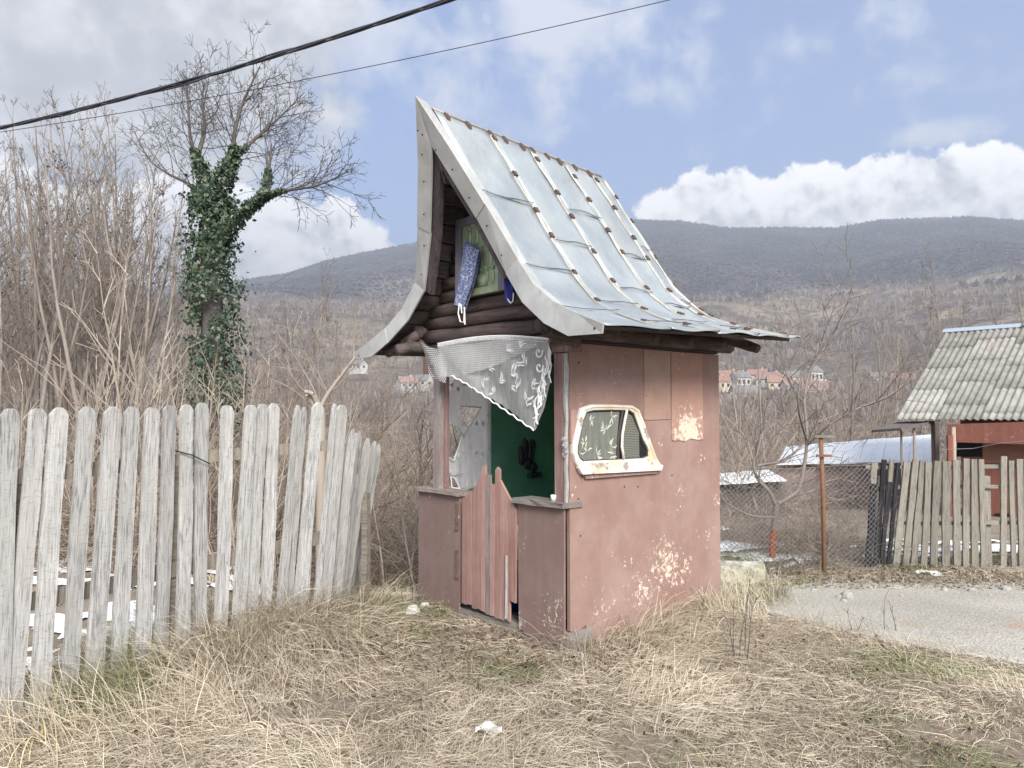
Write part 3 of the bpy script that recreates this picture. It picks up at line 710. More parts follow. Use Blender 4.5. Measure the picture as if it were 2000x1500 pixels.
# ---- roof boards under the metal
for side in (1, -1):
    nb = 15
    for i in range(nb):
        t0 = .02 + .965 * i / nb; t1 = .02 + .965 * (i + 1) / nb - .008; j = R.uniform(0, .012); e = R.uniform(.03, .06)
        v = [roofp(side, t, s, h) for s in (e / 2, 1 - e / 2) for t, h in ((t0, -.006 - j), (t1, -.006 - j), (t1, -.03 - j), (t0, -.03 - j))]
        P("roof_board", MB().add(v, [(0, 1, 2, 3), (7, 6, 5, 4), (0, 4, 5, 1), (1, 5, 6, 2), (2, 6, 7, 3), (3, 7, 4, 0)]), M_logy)
def log(name, a, b, r, mat, n=9, flat=1.0):
    pts = [Vector(a).lerp(Vector(b), k / 6) + Vector((0, R.uniform(-.004, .004), R.uniform(-.004, .004))) for k in range(7)]
    rad = [r * R.uniform(.95, 1.04) for _ in pts]; rad[0] *= .9; rad[-1] *= .9
    return P(name, MB().tube(pts, rad, n, True, flat), mat, True)
# ---- gable logs
logs = [(2.085, .13, 1.80, .058), (2.195, .02, 1.56, .060), (2.305, .00, 1.70, .058), (2.41, .15, 1.58, .055), (2.515, .27, 1.48, .055), (2.62, .33, 1.42, .055), (2.725, .40, 1.35, .054), (2.83, .45, 1.30, .054),
        (2.935, .51, 1.24, .054), (3.04, .57, 1.18, .053), (3.145, .62, 1.13, .053), (3.25, .68, 1.07, .052)]
for i, (z, x0, x1, r) in enumerate(logs):
    log("gable_log", (x0, .02 - .02 * (i % 2), z + .012 * (i < 3)), (x1, .02 - .02 * (i % 2), z - (.02 if i < 2 else 0)), r, M_logx)
for x, z in ((.02, 2.14), (.02, 2.25), (1.72, 2.13), (1.73, 2.25)): log("wall_plate", (x, -.17 if z < 2.2 else -.10, z), (x, 1.93, z), .062, M_logy)
log("wall_plate", (.0, -.26, 2.09), (.02, .1, 2.17), .05, M_logy); log("wall_plate", (1.70, -.24, 2.16), (1.70, .1, 2.16), .05, M_logy)
for y in (.10, .52, .95, 1.38, 1.82):
    log("rafter_tail", (1.66, y, 2.22), (2.06, y + R.uniform(-.04, .04), 2.085), .042, M_logx)
for y in (-.12, .4, .9, 1.4, 1.85):
    log("rafter_tail", (.09, y, 2.22), (-.32, y + R.uniform(-.04, .04), 2.085), .042, M_logx)
# ---- walls
def rag(a, b, n, amp, rng=R): return [(a[0] + (b[0] - a[0]) * k / n, a[1] + (b[1] - a[1]) * k / n + (rng.uniform(-amp, amp) if 0 < k < n else 0)) for k in range(n + 1)]
poly = [(1.735, 2.05), (.0, 2.05), (.004, .13)] + [(.05, .115), (.10, .125), (.15, .145), (.165, .10), (.172, -.06)] + [(1.735, -.06)]
P("side_wall", MB().prism(poly, lambda y, z: (W - .03, y, z), lambda y, z: (W + .002 * math.sin(y * 3), y, z)), M_redside)
P("wall_patch", MB().prism([(.772, 1.53), (.80, 1.522), (1.085, 1.528), (1.088, 2.045), (.775, 2.045)], lambda y, z: (W - .002, y, z), lambda y, z: (W + .006, y, z)), M_patchA)
P("wall_patch", MB().prism([(1.095, 1.37), (1.12, 1.36), (1.2, 1.364), (1.26, 1.352), (1.33, 1.375), (1.42, 1.362), (1.50, 1.362), (1.495, 2.045), (1.095, 2.045)], lambda y, z: (W - .002, y, z), lambda y, z: (W + .007, y, z)), M_patchB)
for (y, z) in ((.1, .75), (.55, 1.05), (.7, 1.04), (1.1, 1.1), (.09, 1.92), (.83, 2.0), (1.3, 1.99), (.08, 1.0), (1.5, 1.72), (.8, 1.7)):
    P("nail", MB().ball((W + .004, y, z), (.004, .006, .006), 6, 4), M_nail)
P("side_wall", MB().box(0, .03, .0, 1.735, -.06, .90), M_redfront)
P("side_wall", MB().box(0, .02, .70, 1.735, .902, 2.05), M_redfront); P("side_wall", MB().box(0, .03, .0, .698, 1.90, 2.05), M_redfront)
P("inner_lining", MB().box(.022, .031, .701, 1.70, .05, 2.05), M_green); P("inner_lining", MB().box(.031, .036, .13, .70, .05, .89), M_green)
P("back_wall", MB().box(.032, W - .032, 1.70, 1.735, -.06, 2.05), M_green)
P("floor_board", MB().box(.03, W - .03, .125, 1.70, .02, .05), M_inner)
P("ceiling_board", MB().box(-.0, W - .0, .09, 1.72, 2.055, 2.07), M_inner)
P("inner_lining", MB().box(W - .045, W - .031, .10, 1.70, .05, 2.05), M_green)
mb = MB()
sx = [0, .2, .5, .9, 1.2, 1.5, 1.775]; top = [.03, .035, .05, .07, .075, .085, .10]
mb.add([(x, y, z) for k, x in enumerate(sx) for y, z in ((-.022, -.14), (.12, -.14), (.12, top[k]), (-.022 - .012 * (k % 2), top[k] - .008 * (k % 2)))], [(4 * k + a, 4 * k + (a + 1) % 4, 4 * k + 4 + (a + 1) % 4, 4 * k + 4 + a) for k in range(6) for a in range(4)] + [(0, 3, 2, 1), (24, 25, 26, 27)])
P("sill_beam", mb, M_sill)
P("sill_beam", MB().box(W - .09, W + .012, -.03, .20, -.14, .122, .008, R), M_sill)
# front panels
pl = [(0, .925), (0, .03)] + rag((.02, .02), (.17, .02), 3, .012) + [(.20, -.01)] + rag((.25, -.05), (.572, -.05), 6, .02) + [(.578, .925)]
P("front_panel", MB().prism(pl, lambda x, z: (x, -.026, z), lambda x, z: (x, -.038, z)), M_redfront)
pr = [(1.272, .935), (1.283, .08)] + rag((1.29, .045), (1.50, .025), 7, .025) + [(1.51, .06), (1.58, .055), (1.59, .035), (1.715, .03), (1.735, .05), (1.738, .94)]
P("front_panel", MB().prism(pr, lambda x, z: (x, -.026, z), lambda x, z: (x, -.042, z)), M_redfront)
def board(name, x0, x1, y0, y1, z0, z1, mat, slope=0.0):
    n = 6; v = []
    for k in range(n + 1):
        x = x0 + (x1 - x0) * k / n; q = slope * k / n
        v += [(x, y0 + R.uniform(-.006, .006), z0 + q + R.uniform(-.003, .003)), (x, y1, z0 + q), (x, y1, z1 + q), (x, y0 + R.uniform(-.006, .006), z1 + q + R.uniform(-.003, .003))]
    return P(name, MB().add(v, [(4 * k + a, 4 * k + (a + 1) % 4, 4 * k + 4 + (a + 1) % 4, 4 * k + 4 + a) for k in range(n) for a in range(4)] + [(0, 3, 2, 1), tuple(4 * n + a for a in range(4))]), mat)
board("ledge", -.03, .60, -.075, .11, .925, .952, M_ledge); board("ledge", 1.25, 1.765, -.08, .11, .94, .975, M_sill, .004)
# posts
def postbox(x0, x1, y0, y1, z0, z1, mat, name="post"): return P(name, MB().box(x0, x1, y0, y1, z0, z1, .004, R), mat)
postbox(.55, .625, -.019, .05, .09, .92, M_redbeam, "gate_jamb")
postbox(.172, .258, -.01, .08, .95, 2.05, M_postpale); postbox(.262, .274, .03, .075, .95, 2.05, M_redbeam)
postbox(1.618, 1.712, -.012, .085, .975, 1.985, M_redbeam); postbox(1.60, 1.775, -.02, .10, 1.99, 2.055, M_redbeam, "lintel")
postbox(.10, 1.60, .0, .08, 1.985, 2.04, M_redbeam, "lintel")
pts = [(1.733 + R.uniform(-.006, .006), -.012, .98 + 1.0 * k / 9) for k in range(10)]; P("corner_strip", MB().tube(pts, [.016 * R.uniform(.75, 1.2) for _ in pts], 5), M_picket)
mb = MB()
for k in range(7): mb.ball((1.735 + R.uniform(-.02, .015), -.03 + R.uniform(-.01, .01), 1.36 + R.uniform(-.07, .06)), (R.uniform(.012, .03), .012, R.uniform(.012, .03)), 6, 4, .3, R)
P("splintered_wood", mb, M_picket)
P("side_strip", MB().box(W + .003, W + .016, .0, .055, 1.38, 1.60), M_redwood)
# ---- plank gate
gate = [(485, 520, 200, 1020), (522, 556, 180, 1035), (558, 591, 130, 1055), (593, 627, 60, 1070), (629, 661, -20, 1085), (663, 697, 30, 1098), (699, 734, 100, 1112), (736, 771, -10, 1130), (773, 811, 105, 1148), (813, 851, 180, 1158), (853, 899, 255, 1005)]
for i, (a, b, tp, bt) in enumerate(gate):
    pa, pb = 780 + a / 3.947, 780 + b / 3.947; ty, by = 920 + tp / 3.947, 920 + bt / 3.947
    x0 = onfront(pa, by, -.05)[0]; x1 = onfront(pb, by, -.05)[0]; zt = onfront((pa + pb) / 2, ty, -.05)[2]; zb = onfront((pa + pb) / 2, by, -.05)[2]
    sl = .5 if i < 5 else (-.55 if i > 7 else 0); dx = (x1 - x0); yy = -.048 - R.uniform(0, .008)
    q = [(x0, zb + R.uniform(-.008, .008)), (x1 - .004, zb + R.uniform(-.008, .008)), (x1 - .004 + .006, zt + sl * dx), ((x0 + x1) / 2, zt + (.02 if i in (4, 7) else 0)), (x0 + .004, zt - sl * dx)]
    P("gate_plank", MB().prism(q, lambda x, z, yy=yy: (x, yy + .018, z), lambda x, z, yy=yy: (x, yy, z)), M_postpale if i in (5,) else M_redwood)
P("gate_batten", MB().box(.60, 1.17, -.028, -.008, .30, .37), M_redwood); P("gate_batten", MB().box(.60, 1.17, -.028, -.008, .72, .79), M_redwood)
for z0, z1 in ((.66, .86), (.28, .50)):
    c = onfront(901, 1000)[0]
    pts = [(.548 + R.uniform(-.006, .006), -.046, z0 + (z1 - z0) * k / 6) for k in range(7)]
    P("hinge", MB().tube(pts, [.012 * R.uniform(.8, 1.3) for _ in pts], 6), M_rust)
P("gate_edge", MB().box(1.155, 1.172, -.062, -.045, .10, .55, .003, R), M_picket)

# ---- car-door window on the side wall
def side_poly(pp, x=W): return [onside(a, b, x)[1:] for a, b in pp]
win = empty("window_tmp")
bpy.data.objects.remove(win)
outer = side_poly([(1130, 797), (1150, 790), (1190, 790), (1230, 792), (1243, 800), (1255, 830), (1268, 868), (1278, 896), (1286, 908), (1284, 917), (1250, 919), (1200, 921), (1150, 923), (1130, 921), (1120, 905), (1114, 885), (1114, 868), (1120, 840), (1126, 812)])
inner = side_poly([(1142, 805), (1155, 802), (1190, 801), (1225, 802), (1234, 808), (1243, 832), (1252, 858), (1262, 880), (1262, 890), (1254, 894), (1235, 895), (1195, 897), (1150, 899), (1135, 900), (1128, 894), (1124, 884), (1125, 870), (1130, 845), (1136, 820)])
def ring(outer, inner, mat, name, prof):
    n = len(outer); v = []
    for k, h in prof:
        for a, b in zip(outer, inner): v.append((W + h, a[0] + (b[0] - a[0]) * k, a[1] + (b[1] - a[1]) * k))
    m = len(prof); f = [(j * n + i, j * n + (i + 1) % n, (j + 1) * n + (i + 1) % n, (j + 1) * n + i) for j in range(m - 1) for i in range(n)]
    return P(name, MB().add(v, f), mat, False)
wf = ring(outer, inner, M_cream, "window_frame", [(0, .002), (0, .024), (.10, .032), (.46, .034), (.54, .027), (.90, .024), (1, .012), (1.03, .004)])
ring(inner, [(a * .97 + .45 * .03, b * .97 + 1.4 * .03) for a, b in inner], M_rubber, "window_seal", [(0, .018), (.5, .022), (1, .012)])
P("window_dark_sheet", MB().prism(inner, lambda y, z: (W + .001, y, z), lambda y, z: (W + .004, y, z)), M_dark)  # sheet on the uncut wall, coloured dark as the shaded inside
bar = [onside(a, b)[1:] for a, b in ((1219, 801), (1215, 820), (1210, 848), (1209, 872), (1213, 896))]
P("division_bar", MB().tube([(W + .026, a, b) for a, b in bar], .011, 6), M_cream, True)
ch = [onside(a, b)[1:] for a, b in ((1213, 803), (1208, 830), (1204, 862), (1203, 896))]
P("window_channel", MB().tube([(W + .016, a, b) for a, b in ch], .009, 5), M_rubber)
fl = side_poly([(1135, 921), (1140, 935), (1280, 924), (1279, 917)]); P("window_sill", MB().prism(fl, lambda y, z: (W + .001, y, z), lambda y, z: (W + .022, y, z)), M_redwood)
lp = side_poly([(1122, 913), (1130, 926), (1205, 922), (1284, 918), (1287, 908), (1262, 901), (1150, 904)]); P("window_sill", MB().prism(lp, lambda y, z: (W + .012, y, z), lambda y, z: (W + .042, y, z)), M_cream)
def winpanel(name, pp, h, mat):
    q = side_poly(pp); return P(name, MB().add([(W + h, a, b) for a, b in q], [tuple(range(len(q)))]), mat, False, lambda x, y, z: (y, z))
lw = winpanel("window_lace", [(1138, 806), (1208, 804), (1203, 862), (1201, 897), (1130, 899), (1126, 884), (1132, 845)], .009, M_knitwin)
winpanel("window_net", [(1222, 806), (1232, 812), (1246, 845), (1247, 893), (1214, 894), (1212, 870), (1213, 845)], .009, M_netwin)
def leaf(mb, c, ang, L, w, fn, bend=0.0):
    """small almond leaf; c centre in (a,b) plane mapped by fn"""
    ca, sa = math.cos(ang), math.sin(ang); pts = []
    for u, s in ((0, 0), (.25, .8), (.55, 1), (.85, .5), (1, 0), (.85, -.5), (.55, -1), (.25, -.8)):
        a = u * L; b = s * w + bend * math.sin(u * 3.1) * L * .3; pts.append(fn(c[0] + a * ca - b * sa, c[1] + a * sa + b * ca))
    mb.add(pts, [tuple(range(8))])
mb = MB(); fnw = lambda y, z: (W + .0115, y, z)
for px, py, n in ((1150, 820, 5), (1180, 838, 7), (1192, 815, 5), (1140, 862, 4), (1165, 888, 6), (1190, 872, 6), (1145, 880, 4), (1195, 890, 5)):
    c = onside(px, py)[1:]; a0 = R.uniform(0, 6)
    for k in range(n): leaf(mb, (c[0] + R.uniform(-.012, .012), c[1] + R.uniform(-.012, .012)), a0 + k * 6.28 / n * .6 + R.uniform(-.2, .2), R.uniform(.04, .075), R.uniform(.003, .007), fnw, R.uniform(-1, 1))
P("window_embroidery", mb, M_embrow)["kind"] = "stuff"
gl = [(a * .99 + .45 * .01, b * .99 + 1.4 * .01) for a, b in inner]
P("window_pane", MB().add([(W + .0145, a, b) for a, b in gl], [tuple(range(len(gl)))]), M_glass)

# ================================================================== THINGS ON AND IN THE SHRINE
MS = Matrix.Translation(Vector(ORG)) @ Matrix.Rotation(ANG, 4, 'Z')
def thing(name, label, cat, loc, group=None):
    e = empty(name, MS @ Vector(loc), ANG); setp(e, label, cat, group); e["_o"] = loc; return e
def TP(root, name, mb, mat, smooth=False, uv=None):
    lx = root["_o"]; mb.v = [(a - lx[0], b - lx[1], c - lx[2]) for a, b, c in mb.v]
    if uv: u0 = uv; uv = lambda x, y, z: u0(x + lx[0], y + lx[1], z + lx[2])
    return obj(name, mb, mat, root, smooth, uv)
def inpoly(x, y, poly):
    c = False; j = len(poly) - 1
    for i in range(len(poly)):
        if (poly[i][1] > y) != (poly[j][1] > y) and x < (poly[j][0] - poly[i][0]) * (y - poly[i][1]) / (poly[j][1] - poly[i][1]) + poly[i][0]: c = not c
        j = i
    return c
def curtain_front():
    t = thing("lace_valance", "white net lace valance slung across the open shrine front", "curtain", (1.0, -.07, 2.09))
    x0, x1 = .345, 1.645
    top = lambda s: 2.13 + .045 * math.sin(s * 2.9) - .065 * s
    def bot(s): return float(np.interp(s, [0, .14, .3, .5, .7, .88, .95, 1], [1.865, 1.862, 1.79, 1.675, 1.56, 1.455, 1.60, 1.80])) + .006 * math.sin(s * 90)
    def fn(i, j): s = i; z = bot(s) + (top(s) - bot(s)) * j; return (x0 + (x1 - x0) * s + .015 * math.sin(9 * j + s * 3) * (1 - j), -.072 + .010 * math.sin(s * 13 + j * 5) - .012 * math.sin(7 * s) * (1 - j), z)
    TP(t, "lace_cloth", MB().grid(70, 26, fn), M_knit, True, lambda x, y, z: (x, z))
    b2 = lambda s: float(np.interp(s, [0, .3, .6, .8, 1], [1.855, 1.865, 1.915, 1.98, 2.03]))
    def fn2(i, j): s = i; z = b2(s) + (top(s) - b2(s)) * j; return (x0 + .9 * (x1 - x0) * s, -.086 + .008 * math.sin(s * 11 + j * 4), z)
    TP(t, "lace_fold", MB().grid(50, 12, fn2), M_net, True, lambda x, y, z: (x, z))
    # scalloped border
    mb = MB(); k = 46
    for i in range(k):
        s = (i + .5) / k; c = (x0 + (x1 - x0) * s, top(s) - .014)
        mb.tube([(c[0] + .011 * math.cos(q), -.092, c[1] + .011 * math.sin(q)) for q in np.linspace(0, 5.2, 9)], .0028, 4)
    mb.tube([(x0 + (x1 - x0) * s / 30, -.09, top(s / 30) + .002) for s in range(31)], .005, 5)
    mb.tube([(x0 + (x1 - x0) * (.14 + .74 * s / 40), -.086, bot(.14 + .74 * s / 40) + .004) for s in range(41)], .006, 5)
    TP(t, "lace_border", mb, M_embro)
    mb = MB(); F2 = lambda a, b: (a, -.093, b)
    for cx, cz, n, L, a0 in ((1.42, 1.62, 9, .085, 1.1), (1.47, 1.74, 8, .08, .6), (1.32, 1.72, 7, .08, 2.0), (1.25, 1.85, 8, .09, .4), (1.42, 1.9, 8, .085, 2.4), (1.12, 1.8, 6, .07, .5), (1.2, 2.02, 5, .08, .3), (1.35, 2.03, 5, .07, 1.1), (1.08, 1.72, 5, .06, 2.8), (.92, 1.83, 4, .09, 5.6), (1.0, 1.9, 3, .06, .2)):
        for k in range(n): leaf(mb, (cx + (k % 4) * .012 * math.cos(a0), cz + (k // 2) * .018 * math.sin(a0)), a0 + (.75 if k % 2 else -.75) + R.uniform(-.25, .25), L * R.uniform(.7, 1.1), .0042, F2, R.uniform(-.6, .6))
    for cx, cz in ((1.55, 1.99), (1.555, 1.89)):
        mb.tube([(cx + (.008 + .0055 * q) * math.cos(q * 1.1), -.094, cz + (.008 + .0055 * q) * math.sin(q * 1.1)) for q in np.linspace(0, 6, 14)], .0055, 5)
    TP(t, "lace_embroidery", mb, M_embro)["kind"] = "stuff"
    mb = MB()
    for k in range(26):
        u = k / 25; x = 1.655 - .16 * u; z = 2.03 - .40 * u; L = R.uniform(.10, .22)
        pts = [(x + R.uniform(-.008, .012) + .012 * math.sin(i + k), -.088 + R.uniform(-.012, .012), z - L * i / 5) for i in range(6)]
        mb.tube(pts, .0042, 4)
    TP(t, "lace_fringe", mb, M_embro)["kind"] = "stuff"
    # loose end hanging past the left post
    q = [onfront(a, b, -.10) for a, b in ((822, 664), (868, 674), (871, 748), (838, 737))]
    def fn3(i, j):
        a = Vector(q[0]).lerp(Vector(q[1]), i); b = Vector(q[3]).lerp(Vector(q[2]), i); p = b.lerp(a, j); p.y += .012 * math.sin(6 * i + 4 * j)
        p.z -= .045 * math.sin(math.pi * i) * j; return tuple(p)
    TP(t, "lace_end", MB().grid(14, 16, fn3), M_net, True, lambda x, y, z: (x * .9 + z * .2, z))
curtain_front()
def curtain_side():
    t = thing("torn_curtain", "torn sheer white curtain with holes in the side opening", "curtain", (.05, .43, 1.87))
    xx = .05
    hole = [[onside(a, b, xx)[1:] for a, b in pp] for pp in ([(897, 793), (937, 796), (912, 836), (900, 820)], [(866, 826), (885, 829), (902, 848), (884, 900), (864, 885)], [(878, 930), (886, 934), (896, 954), (880, 952)])]
    y0, y1, z0, z1 = .165, .695, .915, 1.875
    edge = lambda z: y0 + .02 + .10 * float(sstep(1.62, 1.87, z))
    def keep(i, j):
        y = y0 + (y1 - y0) * i; z = z0 + (z1 - z0) * j
        return y > edge(z) and not any(inpoly(y, z, h) for h in hole)
    def fn(i, j): return (xx + .014 * math.sin(i * 26 + 1.5 * j) * (.4 + .6 * (1 - j)) , y0 + (y1 - y0) * i, z0 + (z1 - z0) * j)
    TP(t, "voile", MB().grid(70, 110, fn, keep), M_sheer, True, lambda x, y, z: (y, z))
    mb = MB(); F2 = lambda a, b: (xx + .021, a, b)
    for py in (752, 815, 880):
        for k in range(7):
            c = onside(880 + k * 12, py + 8 * math.sin(k * 1.7) + (20 - k * 3 if py == 815 else 0), xx)[1:]
            if any(inpoly(c[0], c[1], h) for h in hole) or c[0] > .68: continue
            for m in range(6): leaf(mb, c, m * 1.05 + k, R.uniform(.016, .03), .006, F2)
    for h in hole:
        n = len(h)
        for i in range(n):
            a, b = h[i], h[(i + 1) % n]; mb.tube([(xx + .02, a[0] + (b[0] - a[0]) * u, a[1] + (b[1] - a[1]) * u) for u in (0, .33, .66, 1)], .006, 5)
    TP(t, "embroidery", mb, M_embro)["kind"] = "stuff"
    mb = MB()
    c = [onside(a, b, xx + .03) for a, b in ((866, 893), (872, 912), (884, 925), (905, 925))]; mb.tube(c, [.006, .02, .026, .005], 7, True, .5)
    TP(t, "gathered_hem", mb, M_knit, True, lambda x, y, z: (y, z)); mb = MB()
    c = [onside(a, b, xx + .03) for a, b in ((866, 900), (868, 930), (872, 950), (880, 958), (905, 957), (925, 952))]; mb.tube(c, [.005, .012, .016, .012, .012, .005], 7, True, .5)
    TP(t, "gathered_hem", mb, M_knit, True, lambda x, y, z: (y, z)); mb = MB()
    c = [onside(a, b, xx + .03) for a, b in ((884, 828), (898, 840), (906, 852), (914, 838))]; mb.tube(c, [.006, .014, .016, .006], 7, True, .5)
    TP(t, "gathered_hem", mb, M_knit, True, lambda x, y, z: (y, z))
curtain_side()
def carving():
    t = thing("wall_carving", "dark carved figures plaque hanging on the green inner wall", "carving", (.031, 1.13, 1.04))
    mb = MB(); S = lambda px, py: onside(px, py, .045)
    for a, b, w, h in ((1025, 880, .045, .12), (1036, 885, .04, .11), (1030, 905, .05, .06), (1042, 912, .05, .045), (1018, 890, .03, .09), (1040, 868, .03, .05)):
        c = S(a, b); mb.ball(c, (.03, w, h), 10, 8, .12, R)
    TP(t, "robed_figures", mb, M_relief)
    mb = MB()
    for a, b in ((1024, 866), (1037, 869), (1017, 876)): mb.ball(S(a, b), (.026, .022, .027), 8, 6)
    TP(t, "heads", mb, M_relief, True)
    mb = MB(); c = S(1045, 925); mb.box(.031, .09, c[1] - .09, c[1] + .05, c[2] - .03, c[2] + .01, .008, R); TP(t, "plinth", mb, M_relief)
carving()
def icon():
    x0, x1, z0, z1 = .60, 1.20, 2.465, 3.08; yb, yf = -.065, -.105
    t = thing("icon_picture", "greenish metal icon panel in a grey frame under the gable", "picture", (.9, -.085, z0))
    for a in ((x0, x0 + .075, z0, z1), (x1 - .075, x1, z0, z1), (x0 + .076, x1 - .076, z0, z0 + .05), (x0 + .076, x1 - .076, z1 - .06, z1)):
        TP(t, "frame_strip", MB().box(a[0], a[1], yf, yb, a[2], a[3]), M_iconframe if a[2] != z0 or a[3] > z0 + .1 else M_icon)
    TP(t, "relief_sheet", MB().box(x0 + .07, x1 - .07, yf + .016, yb, z0 + .045, z1 - .055), M_icon)
    rr = random.Random(3); mb = MB(); y = yf + .016
    for row, (zc, n, hh) in enumerate(((z0 + .12, 5, .055), (z0 + .26, 3, .075), (z0 + .44, 4, .07))):
        for k in range(n):
            x = x0 + .12 + (x1 - x0 - .24) * (k + .5) / n
            mb.ball((x, y, zc), (.030, .010, hh), 8, 6, .06, rr); mb.ball((x, y, zc + hh + .012), (.014, .010, .016), 8, 6)
            mb.tube([(x + .024 * math.cos(q), y - .003, zc + hh + .012 + .024 * math.sin(q)) for q in np.linspace(0, 6.283, 11)], .003, 4)
    mb.box(x0 + .22, x1 - .22, y - .010, y, z0 + .06, z0 + .15); mb.box(x0 + .1, x1 - .1, y - .006, y, z0 + .195, z0 + .205); mb.box(x0 + .1, x1 - .1, y - .006, y, z0 + .355, z0 + .365)
    TP(t, "embossing", mb, M_icon, True)
icon()
def towel(name, label, outline, yy, mat, loop):
    q = [onfront(a, b, yy) for a, b in outline]; top = max(v[2] for v in q)
    t = thing(name, label, "towel", (sum(v[0] for v in q) / len(q), yy, top), "blue towels draped over the icon")
    n = len(q) // 2; L = q[:n]; Rr = q[n:][::-1]
    def fn(i, j):
        k = j * (n - 1); a = min(int(k), n - 2); u = k - a
        l = Vector(L[a]).lerp(Vector(L[a + 1]), u); r = Vector(Rr[a]).lerp(Vector(Rr[a + 1]), u); p = l.lerp(r, i)
        p.y += .014 * math.sin(i * 9 + j * 2) - .02 * math.sin(math.pi * i); return tuple(p)
    TP(t, "cloth", MB().grid(16, 24, fn), mat, True)
    TP(t, "cloth_back", MB().grid(16, 24, lambda i, j: tuple(Vector(fn(i, j)) + Vector((.004, .022, 0)))), mat, True)
    mb = MB()
    for lp in loop: mb.tube([onfront(a, b, yy - .02) for a, b in lp], .005, 5)
    TP(t, "tassel", mb, M_embro)
towel("draped_towel", "blue patterned towel with white tassel loops hanging beside the icon",
      [(907, 470), (902, 500), (894, 540), (889, 570), (887, 592), (908, 604), (912, 590), (925, 550), (932, 510), (934, 488)], -.15, M_denim, [[(897, 592), (895, 612), (899, 628), (906, 630), (907, 606)], [(900, 594), (902, 612)], [(907, 600), (908, 634)]])
towel("draped_towel", "short dark blue towel end with one white loop beside the icon",
      [(986, 528), (984, 552), (985, 572), (992, 590), (1003, 592), (1005, 575), (1000, 550), (993, 530)], -.15, M_bluedark, [[(988, 565), (990, 582), (997, 592), (1002, 588), (1003, 572)]])
def small_inside():
    c = onfront(1013, 1160, .30)
    t = thing("bucket", "blue plastic bucket standing inside the shrine behind the gate", "bucket", (c[0], .34, .05))
    pr_ = [(.0, .05), (.115, .05), (.135, .30), (.142, .31), (.142, .325), (.125, .325), (.105, .07)]
    n = 20; v = [(c[0] + r * math.cos(6.2832 * k / n), .34 + r * math.sin(6.2832 * k / n), z) for r, z in pr_ for k in range(n)]
    TP(t, "body", MB().add(v, [(j * n + k, j * n + (k + 1) % n, (j + 1) * n + (k + 1) % n, (j + 1) * n + k) for j in range(6) for k in range(n)]), M_blue, True)
    TP(t, "handle", MB().tube([(c[0] + .14 * math.cos(q), .34 - .03, .31 + .10 * math.sin(q)) for q in np.linspace(0, math.pi, 12)], .004, 5), M_nail)
    c = onfront(1081, 974, -.02)
    t = thing("votive_cup", "small white candle cup on the shrine ledge beside the post", "candle", (c[0], -.02, .977))
    pr_ = [(.0, .977), (.016, .977), (.019, 1.0), (.020, 1.022), (.016, 1.022), (.014, 1.0), (.0, 1.0)]; n = 12
    v = [(c[0] + r * math.cos(6.2832 * k / n), -.02 + r * math.sin(6.2832 * k / n), z) for r, z in pr_ for k in range(n)]
    TP(t, "cup", MB().add(v, [(j * n + k, j * n + (k + 1) % n, (j + 1) * n + (k + 1) % n, (j + 1) * n + k) for j in range(6) for k in range(n)]), M_whitish, True)
    TP(t, "wick", MB().tube([(c[0], -.02, 1.0), (c[0] + .001, -.02, 1.016)], .0012, 4), M_nail)
    c = onfront(1014, 1055, .45)
    t = thing("small_table", "low dark table with white paper inside the shrine doorway", "table", (c[0], .62, .05))
    TP(t, "table_top", MB().box(c[0] - .22, c[0] + .3, .45, .85, .62, .65), M_logx)
    for a in (-.19, .27):
        for b in (.48, .82): TP(t, "leg", MB().box(c[0] + a - .02, c[0] + a + .02, b - .02, b + .02, .05, .62), M_logz)
    t2 = thing("paper_sheet", "white paper hanging over the table edge inside the shrine", "paper", (c[0], .44, .655))
    TP(t2, "sheet", MB().grid(6, 10, lambda i, j: (c[0] - .08 + .2 * i, .60 - .157 * min(1, j * 2) - .004 * i, .655 if j < .5 else .655 - .26 * (j - .5) * 2)), M_whitish, True)
small_inside()

# ================================================================== FENCES
def plank_mesh(w, t, L, rng, top='flat', n=7, jit=.004, mat=None):
    """upright board along z with uneven edges; top: flat, dog (clipped corners), round, spike"""
    v = []; rows = [L * k / n for k in range(n)] ; sec = []
    for z in rows: sec.append((z, w / 2 + rng.uniform(-jit, jit), w / 2 + rng.uniform(-jit, jit)))
    if top == 'dog': sec += [(L - w * .42, w / 2 * .98, w / 2 * .97), (L - w * .10, w * .30 + rng.uniform(-.01, .01), w * .28), (L, w * .13, w * .15)]
    elif top == 'spike': sec += [(L - w * 1.3, w * .46, w * .42), (L - w * .5, w * .3, w * .25), (L, w * .10, w * .08)]
    else: sec += [(L + rng.uniform(-.006, .006), w / 2, w / 2)]
    bow = rng.uniform(-.006, .006); px = rng.uniform(0, 6)
    for z, a, b in sec:
        q = bow * math.sin(math.pi * z / L); ty = t / 2 + rng.uniform(-.0015, .0015); o = .004 * math.sin(3 * z + px)
        v += [(-a + o, -ty + q, z), (b + o, -ty + q, z), (b + o, ty + q, z), (-a + o, ty + q, z)]
    m = len(sec); f = [(4 * k + i, 4 * k + (i + 1) % 4, 4 * k + 4 + (i + 1) % 4, 4 * k + 4 + i) for k in range(m - 1) for i in range(4)] + [(3, 2, 1, 0), tuple(4 * (m - 1) + i for i in range(4))]
    return MB().add(v, f)
def frame_from(p0, p1, along):
    """matrix: z from p0 to p1, x close to `along`"""
    zv = (p1 - p0).normalized(); yv = zv.cross(along).normalized(); xv = yv.cross(zv)
    M = Matrix((xv, yv, zv)).transposed().to_4x4(); M.translation = p0; return M
